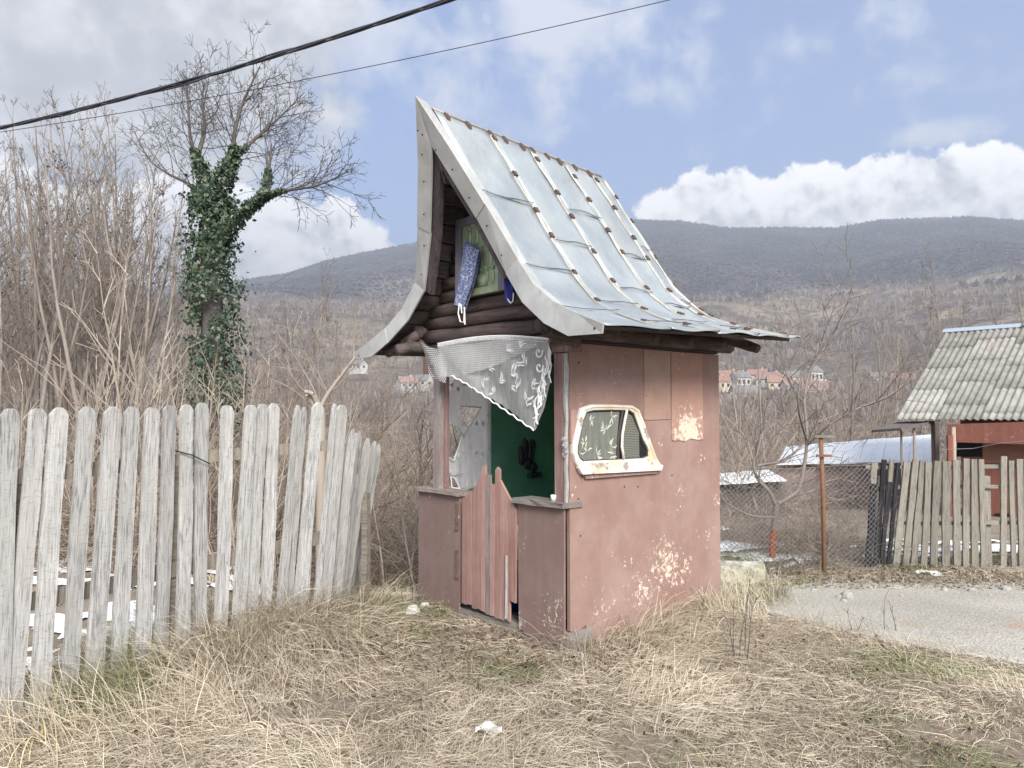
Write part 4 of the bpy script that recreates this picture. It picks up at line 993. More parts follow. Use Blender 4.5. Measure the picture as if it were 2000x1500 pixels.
def left_fence():
    rng = random.Random(21)
    A = Vector((-2.50, 3.55, 0)); B = Vector((-1.31, 5.30, 0)); U = (B - A).normalized(); N = Vector((-U.y, U.x, 0))
    root = empty("picket_fence", A); setp(root, "weathered grey wooden picket fence leaning beside the dry grass mound", "fence")
    def onpl(px, py, off=0.0, Q=A, NN=N):
        r = Vector(ray(px, py)); c = Vector(CAM); t = ((Q + NN * off - c).dot(NN)) / r.dot(NN); return c + r * t
    pk = [(-62, 802, -95, 44, 'dog'), (-22, 800, -52, 43, 'dog'), (21, 798, -4, 43, 'dog'), (74, 798, 22, 43, 'dog'), (116, 796, 76, 43, 'dog'), (171, 794, 131, 39, 'dog'), (218, 794, 182, 40, 'dog'), (256, 794, 229, 34, 'dog'), (298, 796, 275, 33, 'dog'),
          (331, 792, 314, 28, 'dog'), (364, 790, 355, 29, 'dog'), (395, 787, 392, 27, 'dog'), (445, 792, 427, 27, 'dog'), (492, 791, 462, 26, 'dog'), (511, 789, 490, 22, 'dog'), (536, 788, 516, 23, 'dog'), (581, 791, 545, 18, 'spike'), (594, 795, 562, 11, 'spike'),
          (622, 786, 577, 26, 'dog'), (612, 830, 592, 16, 'flat'), (655, 788, 612, 10, 'spike'), (668, 791, 630, 22, 'dog')]
    for px, py, bx, wpx, tp in pk:
        top = onpl(px, py); g = onpl(bx, 1300); b = Vector((g.x, g.y, zz(g.x, g.y) - .04))
        d = Vector((g.x, g.y, 0)); sn = abs(g.x * U.y - g.y * U.x) / g.y
        wd = wpx / FPX * g.y / max(.4, sn) * .86
        obj("picket", plank_mesh(wd, .022, (top - b).length, rng, tp), M_picket, root).matrix_local = frame_from(b - A, top - A, U) @ Matrix.Translation((0, rng.uniform(-.006, .006), 0))
    # broken end sagging back towards the hedge
    A2 = Vector((-1.24, 5.45, 0)); B2 = Vector((-1.28, 6.5, 0)); U2 = (B2 - A2).normalized(); N2 = Vector((-U2.y, U2.x, 0))
    for Y, px, py, bx, w in ((5.55, 690, 838, 650, .07), (5.75, 703, 842, 660, .06), (5.95, 720, 856, 668, .075), (6.15, 733, 862, 676, .06), (6.3, 741, 868, 690, .05), (5.65, 697, 846, 655, .05)):
        top = dep(px, py, Y - .1); g = dep(bx, 1150, Y + .12); b = Vector((g.x, g.y, zz(g.x, g.y) - .03))
        obj("picket", plank_mesh(w, .018, (top - b).length, rng, 'spike'), M_picket, root).matrix_local = frame_from(b - A, top - A, Vector((.8, .6, 0)))
    for z in (1.30, .66):
        for k in range(2):
            p = A - U * .75 + U * (k * 1.42) + N * .04; q = A + U * (.75 + k * 1.42) + N * .04
            mb = plank_mesh(.07 if z > 1 else .085, .035, (q - p).length, rng)
            o = obj("rail", mb, M_rail, root); p.z = z - .05 * (1 - k); q.z = z - .05 * (1 - k) + .04
            o.matrix_local = frame_from(p - A, q - A, Vector((0, 0, 1)))
    for px, tpy, bx in ((342, 905, 334), (30, 930, 10)):
        t_ = onpl(px, tpy, .06); g = onpl(bx, 1250, .06); b = Vector((g.x, g.y, zz(g.x, g.y) - .3))
        obj("post", plank_mesh(.07, .06, (t_ - b).length, rng), M_rail, root).matrix_local = frame_from(b - A, t_ - A, U)
    for px, tpy, Y, w in ((714, 962, 5.95, .05), (690, 985, 6.35, .07)):
        t_ = dep(px, tpy, Y); b = Vector((t_.x + .004, t_.y, zz(t_.x, t_.y) - .3))
        obj("post", plank_mesh(w, .05, (t_ - b).length, rng), M_rail, root).matrix_local = frame_from(b - A, t_ - A, Vector((.9, -.4, 0)))
    w0 = onpl(342, 880, -.02); w1 = onpl(408, 905, -.03); mid = onpl(375, 889, -.035)
    obj("tie_wire", MB().tube([w0 - A, mid - A, w1 - A], .004, 5), M_nail, root)
left_fence()

def right_fence():
    rng = random.Random(5); Y0 = 7.6
    A = dep(1690, 1112, Y0); A.z = 0; root = empty("plank_fence", A); setp(root, "rickety grey lath fence with charred end boards beside the gravel road", "fence")
    S = 5.356; U = Vector((1, .02, 0)).normalized()
    bd = [(155, 175, 75, 1235, 60, 2), (255, 150, 155, 1200, 50, 1), (330, 155, 215, 1215, 45, 2), (400, 190, 290, 1215, 40, 1), (490, 170, 370, 1295, 70, 0), (580, 145, 470, 1285, 60, 0), (650, 165, 560, 1305, 62, 0), (715, 165, 660, 1325, 66, 0), (815, 165, 760, 1318, 76, 0), (905, 170, 890, 1318, 82, 0),
          (1000, 160, 1015, 1318, 72, 0), (1110, 140, 1105, 1308, 62, 0), (1190, 140, 1200, 1295, 72, 0), (1265, 140, 1285, 1262, 56, 0), (1505, 110, 1490, 1265, 60, 0), (1575, 155, 1615, 1265, 52, 0), (1670, 145, 1690, 1258, 70, 0), (1750, 140, 1765, 1258, 62, 0), (1835, 150, 1850, 1258, 66, 0), (1920, 140, 1925, 1258, 66, 0), (2010, 150, 2020, 1258, 66, 0)]
    for k, (tx, ty, bx, by, w, ch) in enumerate(bd):
        off = .02 * (k % 2); t_ = dep(1680 + tx / S, 870 + ty / S, Y0 - off); b = dep(1680 + bx / S, 870 + by / S, Y0 - off); b.z = zz(b.x, b.y) - .02
        wd = w / S / FPX * Y0; L = (t_ - b).length
        if ch == 2:        # charred only below: a pale head nailed on a burnt foot
            cut = L * .80; M_ = frame_from(b - A, t_ - A, U)
            obj("lath", plank_mesh(wd, .02, cut, rng), M_char, root).matrix_local = M_
            obj("lath", plank_mesh(wd, .02, L - cut, rng, 'flat', 2), M_plank, root).matrix_local = M_ @ Matrix.Translation((0, 0, cut))
        else:
            obj("lath", plank_mesh(wd, .02, L, rng), M_char if ch else M_plank, root).matrix_local = frame_from(b - A, t_ - A, U)
    for zy, x0 in ((912, 1690), (951, 1700), (1023, 1740)):
        p = dep(x0, zy, Y0 + .03); q = dep(2090, zy - 2, Y0 + .03); L = (q - p).length; n = 2
        for k in range(n):
            a = p.lerp(q, k / n); b = p.lerp(q, (k + 1) / n - .004); a.z += rng.uniform(-.012, .012)
            obj("rail", plank_mesh(.036, .022, (b - a).length, rng), M_plank, root).matrix_local = frame_from(a - A, b - A, Vector((0, 0, 1)))
    for px in (1712, 1925, 2070):
        t_ = dep(px, 930, Y0 + .09); b = Vector((t_.x, t_.y, zz(t_.x, t_.y) - .3)); obj("post", plank_mesh(.06, .06, (t_ - b).length, rng), M_plank, root).matrix_local = frame_from(b - A, t_ - A, U)
    obj("kerb_board", MB().box(-.15, 2.2, -.09, -.05, -.08, .025, .01, rng), M_rail, root)
right_fence()

def chain_fence():
    Yf = 7.45; A = dep(1500, 1115, Yf); A.z = zz(A.x, A.y)
    root = empty("chain_link_fence", A); setp(root, "sagging chain link fence on a rusty post behind the shrine", "fence")
    x0, x1 = dep(1395, 900, Yf).x, dep(1712, 900, Yf).x; H = 1.08; p = .052
    segs = []; n = int((x1 - x0) / p) + int(H / p) + 2; rows = int(H / (p / 2)); wob = random.Random(2)
    def pt(i, j):     # lattice point
        x = x0 + i * p / 2; z = j * p / 2; y = Yf + .03 * math.sin(x * 5) + .02 * math.sin(z * 6 + x * 2); return (x, y, zz(x, Yf) + .02 + z * (1 - .06 * math.sin((x - x0) * 1.9)))
    cols = int((x1 - x0) / (p / 2)); P0 = {}
    for i in range(cols + 1):
        zb = zz(x0 + i * p / 2, Yf)
        for j in range(rows + 1): x = x0 + i * p / 2; z = j * p / 2; P0[i, j] = (x - A.x, Yf + .03 * math.sin(x * 5) + .02 * math.sin(z * 6 + x * 2) - A.y, zb + .02 + z * (1 - .06 * math.sin((x - x0) * 1.9)) - A.z)
    for i in range(cols):
        for j in range(rows):
            a, b = ((i, j), (i + 1, j + 1)) if (i + j) % 2 == 0 else ((i, j + 1), (i + 1, j)); segs.append((P0[a], P0[b], .0024, .0024))
    V, F = segmesh(segs, 3); o = obj("wire_mesh", npmesh(V, F, M_wire), None, root); o["kind"] = "stuff"
    obj("tension_wire", MB().tube([P0[i, rows] for i in range(0, cols + 1, 4)], .003, 4), M_wire, root)
    px = dep(1606, 900, Yf - .06); g = zz(px.x, px.y)
    obj("post", MB().tube([(px.x - A.x, px.y - A.y, g - .3 - A.z), (px.x - A.x + .005, px.y - A.y, g + .7 - A.z), (px.x - A.x - .012, px.y - A.y, g + 1.34 - A.z)], .021, 7), M_rustpost, root, True)
    obj("cross_bar", MB().box(px.x - A.x - .09, px.x - A.x + .10, px.y - A.y - .045, px.y - A.y - .022, g + 1.33 - A.z, g + 1.355 - A.z), M_plank, root)
    obj("cross_bar", MB().box(px.x - A.x - .07, px.x - A.x + .075, px.y - A.y - .045, px.y - A.y - .022, g + 1.14 - A.z, g + 1.165 - A.z), M_rustpost, root)
M_wire = flat("dull wire", (.26, .25, .24), .6, .4, .4); M_rustpost = flat("rusty post", (.20, .105, .065), .9, 0, .2, .35, 22)
chain_fence()

# ================================================================== HOUSE AND SHEDS ON THE RIGHT
def house():
    T = dep(1848, 650, 18.0); d = Vector((-.7507, -.6606, 0)); e = Vector((.6606, -.7507, 0)); Lh = 3.03; drop = T.z - 1.36
    root = empty("house", (T.x, T.y, -1.3)); setp(root, "rust red cottage with a steep grey corrugated roof and porch posts", "house")
    O = Vector((T.x, T.y, -1.3)); sl = math.hypot(Lh, drop); dn = (d * Lh + Vector((0, 0, -drop))) / sl; nr = dn.cross(e) * -1
    if nr.z < 0: nr = -nr
    def rp(a, b, h=0): return T + e * a + dn * b + nr * h - O            # a along eave, b down the slope
    rng = random.Random(9); wl = .132
    def sheet(a0, a1, b0, b1, lift, tilt):
        na = int(round((a1 - a0) / wl * 6)); mb = MB()
        def fn(i, j):
            a = a0 + (a1 - a0) * i; b = b0 + (b1 - b0) * j; return tuple(rp(a, b, lift + tilt * j + .021 * math.sin(2 * math.pi * a / wl)))
        mb.grid(na, 2, fn); n = na + 1; k = len(mb.v)                   # lower lip
        mb.v += [tuple(Vector(mb.v[2 * n + i]) - nr * .008) for i in range(n)]; mb.f += [(2 * n + i, 2 * n + i + 1, k + i + 1, k + i) for i in range(na)]
        obj("roof_sheet", mb, M_fibre, root, True)
    cw = wl * 6; cols = 7
    for c in range(cols):
        st = [0, .18, .0, .12, .22, .06, .15][c]; a0, a1 = c * cw - .02, (c + 1) * cw + .035
        bs = [0] + [b for b in np.arange(.70 - st * 1.6, sl - .3, .88)] + [sl + rng.uniform(-.03, .02)]
        if c >= 2: bs = [-.05 if c < 2 else (0 if c < 2 else 0)] + bs[1:]
        for k in range(len(bs) - 1): sheet(a0, a1, bs[k], bs[k + 1] + (.08 if k < len(bs) - 2 else 0), .03 + .004 * (c % 2), .013)
        if c >= 2: sheet(a0, a1, -.75, .08, .07, .02)
    obj("ridge_cap", MB().prism([(-.02, .06), (.07, .03), (.07, .01), (-.02, .035), (-.1, .0), (-.1, .03)], lambda b, h: tuple(rp(-.05, b, h + .03)), lambda b, h: tuple(rp(2 * cw - .03, b, h + .03))), M_ridgecap, root)
    # far slope so the roof is closed
    mb = MB().add([tuple(rp(-.05, 0, .0)), tuple(rp(cols * cw, 0, .0)), tuple(rp(cols * cw, 0, 0) - d * 2.6 + Vector((0, 0, 0)) + d * 0 - Vector((0, 0, 1.8)) - d * .0), tuple(rp(-.05, 0, 0) - d * 2.6 - Vector((0, 0, 1.8)))], [(0, 1, 2, 3)]); obj("back_slope", mb, M_fibre, root)
    # walls: set back .5 m under the eave
    def wp(a, b, z): q = T + e * a + d * b - O; return (q.x, q.y, z - O.z)
    ez = 1.36; wb = Lh - .42
    wall = MB()
    wall.prism([(1.10, -1.5), (cols * cw, -1.5), (cols * cw, ez + .22), (1.10, ez + .22)], lambda a, z: wp(a, wb, z), lambda a, z: wp(a, wb - .12, z)); obj("wall", wall, M_housered, root)
    obj("wall", MB().prism([(wb - .13, -1.5), (wb - .13, ez + .22), (.6, 3.1), (-2., 2.0), (-2., -1.5)], lambda b, z: wp(1.12, b, z), lambda b, z: wp(1.24, b, z)), M_mauve, root)
    obj("fascia", MB().prism([(1.0, ez - .42), (cols * cw, ez - .42), (cols * cw, ez + .17), (1.0, ez - .06)], lambda a, z: wp(a, Lh + .03, z), lambda a, z: wp(a, Lh - .02, z)), M_housered, root)
    def face(name, pts, h, mat):      # flat pieces on the wall given by pixels
        out = []
        Q = T + d * (wb + h); 
        for px, py in pts:
            r = Vector(ray(px, py)); t = (Q - Vector(CAM)).dot(d) / r.dot(d); out.append(Vector(CAM) + r * t - O)
        n = len(out); v = [tuple(q) for q in out] + [tuple(q - d * .04) for q in out]
        obj(name, MB().add(v, [tuple(range(n)), tuple(range(n, 2 * n))[::-1]] + [(i, (i + 1) % n, n + (i + 1) % n, n + i) for i in range(n)]), mat, root)
    face("window", [(1869, 859), (1918, 859), (1918, 892), (1868, 892)], .03, M_dark)
    face("window_frame", [(1866, 853), (1920, 853), (1920, 859), (1866, 859)], .05, M_beigebeam)
    face("wall_sheet", [(1919, 853), (2020, 850), (2020, 905), (1919, 905)], .06, M_brownboard)
    face("window", [(1943, 1003), (1976, 1003), (1976, 1014), (1943, 1014)], .04, M_dark)
    face("beam", [(1866, 835), (1920, 833), (1920, 838), (1866, 840)], .3, M_beigebeam)
    def pole(px, py0, Y, r, mat):
        t_ = dep(px, py0, Y); obj("porch_post", MB().tube([tuple(t_ - O), tuple(Vector((t_.x, t_.y, zz(t_.x, t_.y) - .1)) - O)], r, 6), mat, root)
    pole(1760, 836, 15.6, .022, M_barkgrey); pole(1785, 833, 15.5, .026, M_barkgrey); pole(1821, 826, 15.9, .03, M_redbeam); pole(1829, 826, 15.4, .045, M_barkdark); pole(1862, 834, 15.0, .04, M_beigebeam); pole(1855, 850, 15.0, .06, M_housered)
    c = [dep(1702, 840, 15.8), dep(1752, 824, 16.2), dep(1826, 822, 15.7), dep(1760, 836, 14.9)]
    obj("porch_roof", MB().add([tuple(q - O) for q in c] + [tuple(q - O - Vector((0, 0, .05))) for q in c], [(0, 1, 2, 3), (7, 6, 5, 4), (0, 4, 5, 1), (1, 5, 6, 2), (2, 6, 7, 3), (3, 7, 4, 0)]), M_barkdark, root)
    obj("clothes_line", MB().tube([tuple(dep(1840, 878, 14.8) - O), tuple(dep(1900, 876, 14.6) - O), tuple(dep(1950, 866, 14.2) - O), tuple(dep(2060, 856, 13.5) - O)], .006, 4), M_wire, root)
house()
def shed(name, label, tl, tr, bl, br, Yt, Yb, roofmat, wallmat, hgt, seams):
    A, B, D, E_ = dep(*tl, Yt), dep(*tr, Yt), dep(*bl, Yb), dep(*br, Yb); O = Vector(((D.x + E_.x) / 2, (D.y + E_.y) / 2, D.z - hgt))
    root = empty(name, O); setp(root, label, "shed"); rng = random.Random(3)
    for k in range(seams):
        u0, u1 = k / seams, (k + 1) / seams - .002; h = Vector((0, 0, .012 * (k % 2)))
        v = [A.lerp(B, u0) + h, A.lerp(B, u1) + h, D.lerp(E_, u1) + h, D.lerp(E_, u0) + h]; v = [tuple(q - O) for q in v] + [tuple(q - O - Vector((0, 0, .03))) for q in v]
        obj("roof_sheet", MB().add(v, [(3, 2, 1, 0), (4, 5, 6, 7), (0, 1, 5, 4), (1, 2, 6, 5), (2, 3, 7, 6), (3, 0, 4, 7)]), roofmat, root)
    i = (D - A); i.z = 0; i = i.normalized() * .35; dz = Vector((0, 0, -.12))
    w = [D - i + dz, E_ - i + dz, B + dz + i, A + dz + i]; bot = [Vector((q.x, q.y, O.z - .5)) for q in w]
    obj("wall", MB().add([tuple(q - O) for q in w + bot], [(0, 1, 5, 4), (1, 2, 6, 5), (2, 3, 7, 6), (3, 0, 4, 7), (0, 3, 2, 1)]), wallmat, root)
shed("tin_shed", "long low shed with bright white tin roof behind the chain link", (1536, 872), (1830, 848), (1518, 906), (1826, 902), 21.5, 19.0, M_tin, M_mauve, 1.7, 6)
shed("snowy_shed", "small dark shed under snow-covered roofing behind the fruit tree", (1398, 925), (1500, 918), (1396, 944), (1536, 938), 16.5, 14.0, M_snow, M_barkdark, 1.4, 2)

# ================================================================== VILLAGE
def village():
    rng = random.Random(12)
    tpl = []
    def mk(w, l, h, wallm, roofm):
        root = empty("village_house"); rh = w * .42
        obj("wall", MB().add([(x, y, z) for z in (-3, h) for x, y in ((-l / 2, -w / 2), (l / 2, -w / 2), (l / 2, w / 2), (-l / 2, w / 2))] + [(-l / 2, 0, h + rh), (l / 2, 0, h + rh)], [(0, 1, 5, 4), (1, 2, 6, 9, 5), (2, 3, 7, 6), (3, 0, 4, 8, 7)]), wallm, root)
        o = .6; zz0 = h - .25
        rf = obj("roof", MB().add([(-l / 2 - o, -w / 2 - o, zz0), (l / 2 + o, -w / 2 - o, zz0), (l / 2 + o, 0, h + rh + .15), (-l / 2 - o, 0, h + rh + .15), (l / 2 + o, w / 2 + o, zz0), (-l / 2 - o, w / 2 + o, zz0)], [(0, 1, 2, 3), (3, 2, 4, 5)]), roofm, root)
        obj("chimney", MB().box(l * .2, l * .2 + .8, .6, 1.4, h + rh * .4, h + rh + 1.1), wallm, rf)
        for k in range(3): obj("window", MB().box(-l / 2 + l * (k + .5) / 3 - .8, -l / 2 + l * (k + .5) / 3 + .8, -w / 2 - .05, -w / 2 + .1, h * .35, h * .75), M_pane, root)
        obj("window", MB().box(l / 2 - .1, l / 2 + .05, -.8, .8, h * .35, h * .75), M_pane, root)
        return root
    spec = [(1425, 742, 'orange', 9, 12, 4.5, M_hwhite, M_tileA), (1405, 752, 'orange', 8, 10, 5, M_hcream, M_tileA), (1446, 745, 'grey', 8, 9, 6, M_hwhite, M_tileC), (1480, 737, 'dull red', 8, 11, 4, M_hcream, M_tileA), (1505, 745, 'dull red', 9, 14, 4, M_hwhite, M_tileB),
            (1520, 752, 'orange', 9, 12, 4, M_hcream, M_tileA), (1545, 742, 'grey', 8, 10, 4.5, M_hcream, M_tileC), (1586, 735, 'dark grey', 8, 10, 7, M_hwhite, M_tileC), (1597, 772, 'dull pink', 12, 26, 6.5, M_hwhite, M_tileB), (1560, 760, 'dull pink', 9, 18, 4, M_hwhite, M_tileB),
            (1455, 772, 'grey', 10, 14, 3, M_hwhite, M_tileC), (1420, 790, 'grey', 9, 12, 3, M_hcream, M_tileC), (1765, 748, 'dull pink', 8, 12, 6, M_hcream, M_tileB), (1715, 742, 'grey', 7, 9, 4, M_hwhite, M_tileC), (820, 748, 'pale grey', 8, 14, 3.5, M_hwhite, M_tileC), (795, 752, 'dull pink', 8, 11, 3.5, M_hwhite, M_tileB), (700, 716, 'pale grey', 7, 10, 3.5, M_hwhite, M_tileC)]
    for px, py, cname, w, l, h, wm, rm in spec:
        o = mk(w, l, h, wm, rm); Y = 400 + (770 - py) * 1.6; p = dep(px, py, Y); o.location = (p.x, p.y, p.z - h * .6); o.rotation_euler.z = rng.uniform(-.7, .7)
        wn = "white" if wm is M_hwhite else "cream"
        setp(o, f"small {wn} house with a {cname} roof in the distant village", "house", f"{wn} village houses with {cname} roofs")
village()

# ================================================================== TREES AND BRUSH
def rnd_unit(rng):
    while True:
        v = Vector((rng.uniform(-1, 1), rng.uniform(-1, 1), rng.uniform(-1, 1)))
        if .05 < v.length < 1: return v.normalized()
def grow(segs, rng, p, d, L, r, lv, prm, tips=None):
    seg, wob, trop, kids, kl, ang, rmin = prm['seg'], prm['wob'], prm['trop'], prm['kids'], prm['kl'], prm['ang'], prm['rmin']
    n = max(2, int(L / (seg * (.55 if lv == 0 else 1)))); st = L / n; r0 = r
    start = prm.get('start', .3) if lv == prm['lv'] else .15
    nk = kids[min(len(kids) - 1, prm['lv'] - lv)] if lv > 0 else 0; at = sorted(rng.uniform(start, .98) for _ in range(nk)); ai = 0; side = rng.uniform(0, 6.28)
    for i in range(n):
        d = (d + rnd_unit(rng) * wob + Vector((0, 0, trop))).normalized(); q = p + d * st; r1 = max(rmin, r0 * (1 - .82 * (i + 1) / n))
        segs.append((tuple(p), tuple(q), r, r1)); p = q; r = r1
        while ai < len(at) and at[ai] <= (i + 1) / n:
            f = at[ai]; ai += 1; side += 2.4 + rng.uniform(-.6, .6)
            a = d.cross(Vector((0, 0, 1)) if abs(d.z) < .95 else Vector((1, 0, 0))).normalized(); b = a.cross(d)
            c = (a * math.cos(side) + b * math.sin(side)); th = ang * rng.uniform(.7, 1.25)
            nd = (d * math.cos(th) + c * math.sin(th)).normalized()
            grow(segs, rng, p, nd, L * kl * (1.15 - .6 * f) * rng.uniform(.7, 1.2), max(rmin, r * .62), lv - 1, prm, tips)
    if tips is not None: tips.append(tuple(p))
def leafquads(pts, size, rng, out=None):
    n = len(pts); pts = np.asarray(pts); a = rng.normal(size=(n, 3)); a /= np.linalg.norm(a, axis=1, keepdims=True)
    if out is not None: nrm = out + 1.0 * a; nrm /= np.linalg.norm(nrm, axis=1, keepdims=True)
    else: nrm = a
    b = rng.normal(size=(n, 3)); b[:, 2] -= .8; u = np.cross(nrm, b); u /= np.linalg.norm(u, axis=1, keepdims=True) + 1e-9; w = np.cross(nrm, u)
    s = (size * rng.uniform(.6, 1.3, n))[:, None]
    V = np.stack([pts - w * s, pts + u * s * .62 - w * s * .1 + nrm * s * .15, pts + w * s, pts - u * s * .62 - w * s * .1 + nrm * s * .15], 1).reshape(-1, 3)
    F = np.arange(4 * n).reshape(-1, 4); return V, F, np.repeat(rng.random(n), 4)

def path_limb(segs, pts, r0, r1, sub=5):
    P_ = [Vector(p) for p in pts]; out = []
    for i in range(len(P_) - 1):
        a = P_[max(0, i - 1)]; b = P_[i]; c = P_[i + 1]; e = P_[min(len(P_) - 1, i + 2)]
        for k in range(sub):
            t = k / sub; out.append(.5 * ((2 * b) + (c - a) * t + (2 * a - 5 * b + 4 * c - e) * t * t + (-a + 3 * b - 3 * c + e) * t ** 3))
    out.append(P_[-1]); m = len(out) - 1
    for i in range(m): segs.append((tuple(out[i]), tuple(out[i + 1]), r0 + (r1 - r0) * i / m, r0 + (r1 - r0) * (i + 1) / m))
    return out
def ivy_tree():
    rng = random.Random(31); nr = np.random.default_rng(31); Y = 14.0
    base = dep(415, 900, Y); g = zz(base.x, Y); O = Vector((base.x, Y, g)); root = empty("ivy_tree", O); setp(root, "tall bare tree with its trunk wrapped in dark green ivy", "tree")
    D = lambda px, py, dy=0: dep(px, py, Y + dy) - O
    trunk = []; tp = path_limb(trunk, [(0, 0, -.2), D(418, 800), D(415, 650), D(412, 540), D(412, 450), D(415, 390)], .24, .15)
    l1 = path_limb(trunk, [D(412, 400), D(400, 350), D(385, 310), D(372, 270), D(368, 215, .3), D(364, 150, .3)], .07, .008)
    l2 = path_limb(trunk, [D(416, 400), D(435, 350, -.2), D(455, 310, -.2), D(458, 260, -.3), D(475, 200, -.3), D(508, 130, -.5)], .085, .008)
    l3 = path_limb(trunk, [D(420, 480), D(455, 440, -.3), D(490, 405, -.5), D(520, 385, -.6), D(560, 372, -.7), D(620, 362, -.9), D(680, 335, -1.1)], .075, .007)
    l4 = path_limb(trunk, [D(410, 420), D(375, 365, .5), D(330, 340, .9), D(290, 310, 1.2), D(262, 255, 1.3)], .04, .006)
    l5 = path_limb(trunk, [D(455, 310, -.2), D(500, 270, .2), D(545, 230, .5), D(595, 180, .8)], .045, .006)
    l6 = path_limb(trunk, [D(385, 310), D(400, 250, .5), D(395, 200, .8), D(400, 160, 1.0)], .05, .008)
    l7 = path_limb(trunk, [D(515, 385, -.6), D(525, 330, -.3), D(530, 280, 0)], .05, .012)
    V, F = segmesh(trunk, 7); obj("trunk", npmesh(V, F, M_barkdark, None, True), None, root)
    prm = dict(seg=.22, wob=.16, trop=.03, kids=[6, 4, 0], kl=.55, ang=.75, rmin=.004, lv=2, start=.05)
    cr = []
    for lim, st, cnt in ((l1, .3, 13), (l2, .35, 17), (l3, .5, 16), (l4, .25, 10), (l5, .15, 15), (l6, .1, 12), (l7, .3, 7)):
        m = len(lim)
        for k in range(cnt):
            i = int((st + (1 - st) * (k + rng.random()) / cnt) * (m - 2)); p = lim[i]; t = (lim[i + 1] - lim[i]).normalized(); c = rnd_unit(rng); nd = (t * .8 + c * .75 + Vector((0, 0, .15))).normalized()
            grow(cr, rng, p, nd, rng.uniform(.6, 1.5) * (1.15 - .62 * i / m), .012, 2, prm)
    V, F = segmesh(cr, 3); obj("branches", npmesh(V, F, M_barkdark), None, root)
    pts, out = [], []
    def wrap(path, i0, i1, ra, rb, n):
        m = len(path) - 1
        for _ in range(n):
            f = i0 + (i1 - i0) * rng.random(); k = min(m - 1, int(f * m)); p = path[k].lerp(path[k + 1], f * m - k); q = rng.uniform(0, 6.283); u = (f - i0) / max(1e-6, i1 - i0)
            gap = float(fbm(np.array([q * 2.3 + 9]), np.array([p.z * 3.1]), 17, 2)[0])
            if gap < .36: continue
            lump = .35 + 1.25 * float(fbm(np.array([q * 1.9 + 3]), np.array([p.z * 2.6]), 7, 3)[0]); r = (ra + (rb - ra) * u) * lump * (rng.uniform(.6, 1.12) if rng.random() > .07 else rng.uniform(1.1, 1.5))
            o = Vector((math.cos(q), math.sin(q), rng.uniform(-.1, .35))); pts.append(tuple(p + o * r)); out.append(tuple(o))
    wrap(tp, .0, 1, .48, .40, 10500); wrap(l1, 0, .50, .26, .05, 1400); wrap(l2, 0, .50, .32, .07, 2300); wrap(l3, 0, .66, .27, .05, 2100); wrap(l7, 0, .5, .17, .04, 420); wrap(l4, .0, .3, .2, .04, 260); wrap(tp, .0, .45, .72, .46, 2200); wrap(l5, 0, .25, .12, .03, 160)
    V, F, t = leafquads(pts, .043, nr, np.array(out)); o = obj("ivy", npmesh(V, F, M_ivy, t), None, root); o["kind"] = "stuff"
ivy_tree()

def tree_template(seed, H, stems, prm, mat, leaves=0, lean=.12, rb=.05):
    rng = random.Random(seed); nr = np.random.default_rng(seed); trs, cr, tips = [], [], []
    for s in range(stems):
        tr = []; trs.append(tr)
        a = rng.uniform(0, 6.28); d = Vector((math.cos(a) * lean * rng.uniform(.3, 1.3), math.sin(a) * lean * rng.uniform(.3, 1.3), 1)).normalized(); p = Vector((math.cos(a) * .12 * (stems > 1), math.sin(a) * .12 * (stems > 1), -.25)); hh = H * rng.uniform(.72, 1.0); r = rb * rng.uniform(.7, 1.1)
        n = 12; st = hh / n
        for i in range(n):
            d = (d + rnd_unit(rng) * .07 + Vector((0, 0, .05))).normalized(); q = p + d * st; r1 = rb * (1 - .85 * (i + 1) / n); tr.append((tuple(p), tuple(q), r, r1)); p = q; r = r1
            if i >= prm.get('first', 3):
                for _ in range(prm['per']):
                    c = rnd_unit(rng); c.z *= .3; nd = (d * prm.get('upness', .9) + c.normalized() * .6).normalized(); grow(cr, rng, p, nd, hh * prm['bl'] * (1.2 - i / n) * rng.uniform(.6, 1.2), max(.008, r * .5), prm['lv'], prm, tips)
    mt = [npmesh(*segmesh(q, 5), mat, None, True) for q in trs]; V, F = segmesh(cr, 3); mc = npmesh(V, F, mat); ml = None
    if leaves:
        k = nr.integers(0, len(cr), leaves); P_ = np.array([cr[i][1] for i in k]) + nr.normal(size=(leaves, 3)) * .03
        P_ = P_[np.abs(P_[:, 2] - H * .55) < H * .35]; V, F, t = leafquads(P_, .028, nr); ml = npmesh(V, F, M_deadleaf, t)
    return mt, mc, ml
TALL = dict(seg=.34, wob=.075, trop=.045, kids=[5, 3, 0], kl=.46, ang=.5, rmin=.0032, lv=2, per=2, bl=.26, first=3, upness=1.5)
tmpl = [tree_template(s, 7.5, st, TALL, M_barkgrey, lv, .16, .048) for s, st, lv in ((41, 2, 0), (42, 3, 200), (43, 1, 0), (44, 2, 600), (45, 3, 0))]
SLIM = dict(TALL, first=5, bl=.20, upness=1.9, kids=[5, 3, 0]); tmpl[2] = tree_template(43, 7.5, 1, SLIM, M_barkgrey, 0, .07, .075); tmpl[0] = tree_template(46, 7.5, 2, SLIM, M_barkgrey, 0, .09, .06)
def plant(tm, name, loc, s, rz, label, group=None, cat="tree"):
    root = empty(name, loc, rz); root.scale = (s, s, s) if not hasattr(s, '__len__') else s; setp(root, label, cat, group)
    for nm, me in [("trunk", q) for q in tm[0]] + [("crown", tm[1]), ("dead_leaves", tm[2])]:
        if me is not None:
            o = obj(nm, me, None, root)
            if nm == "dead_leaves": o["kind"] = "stuff"
    return root
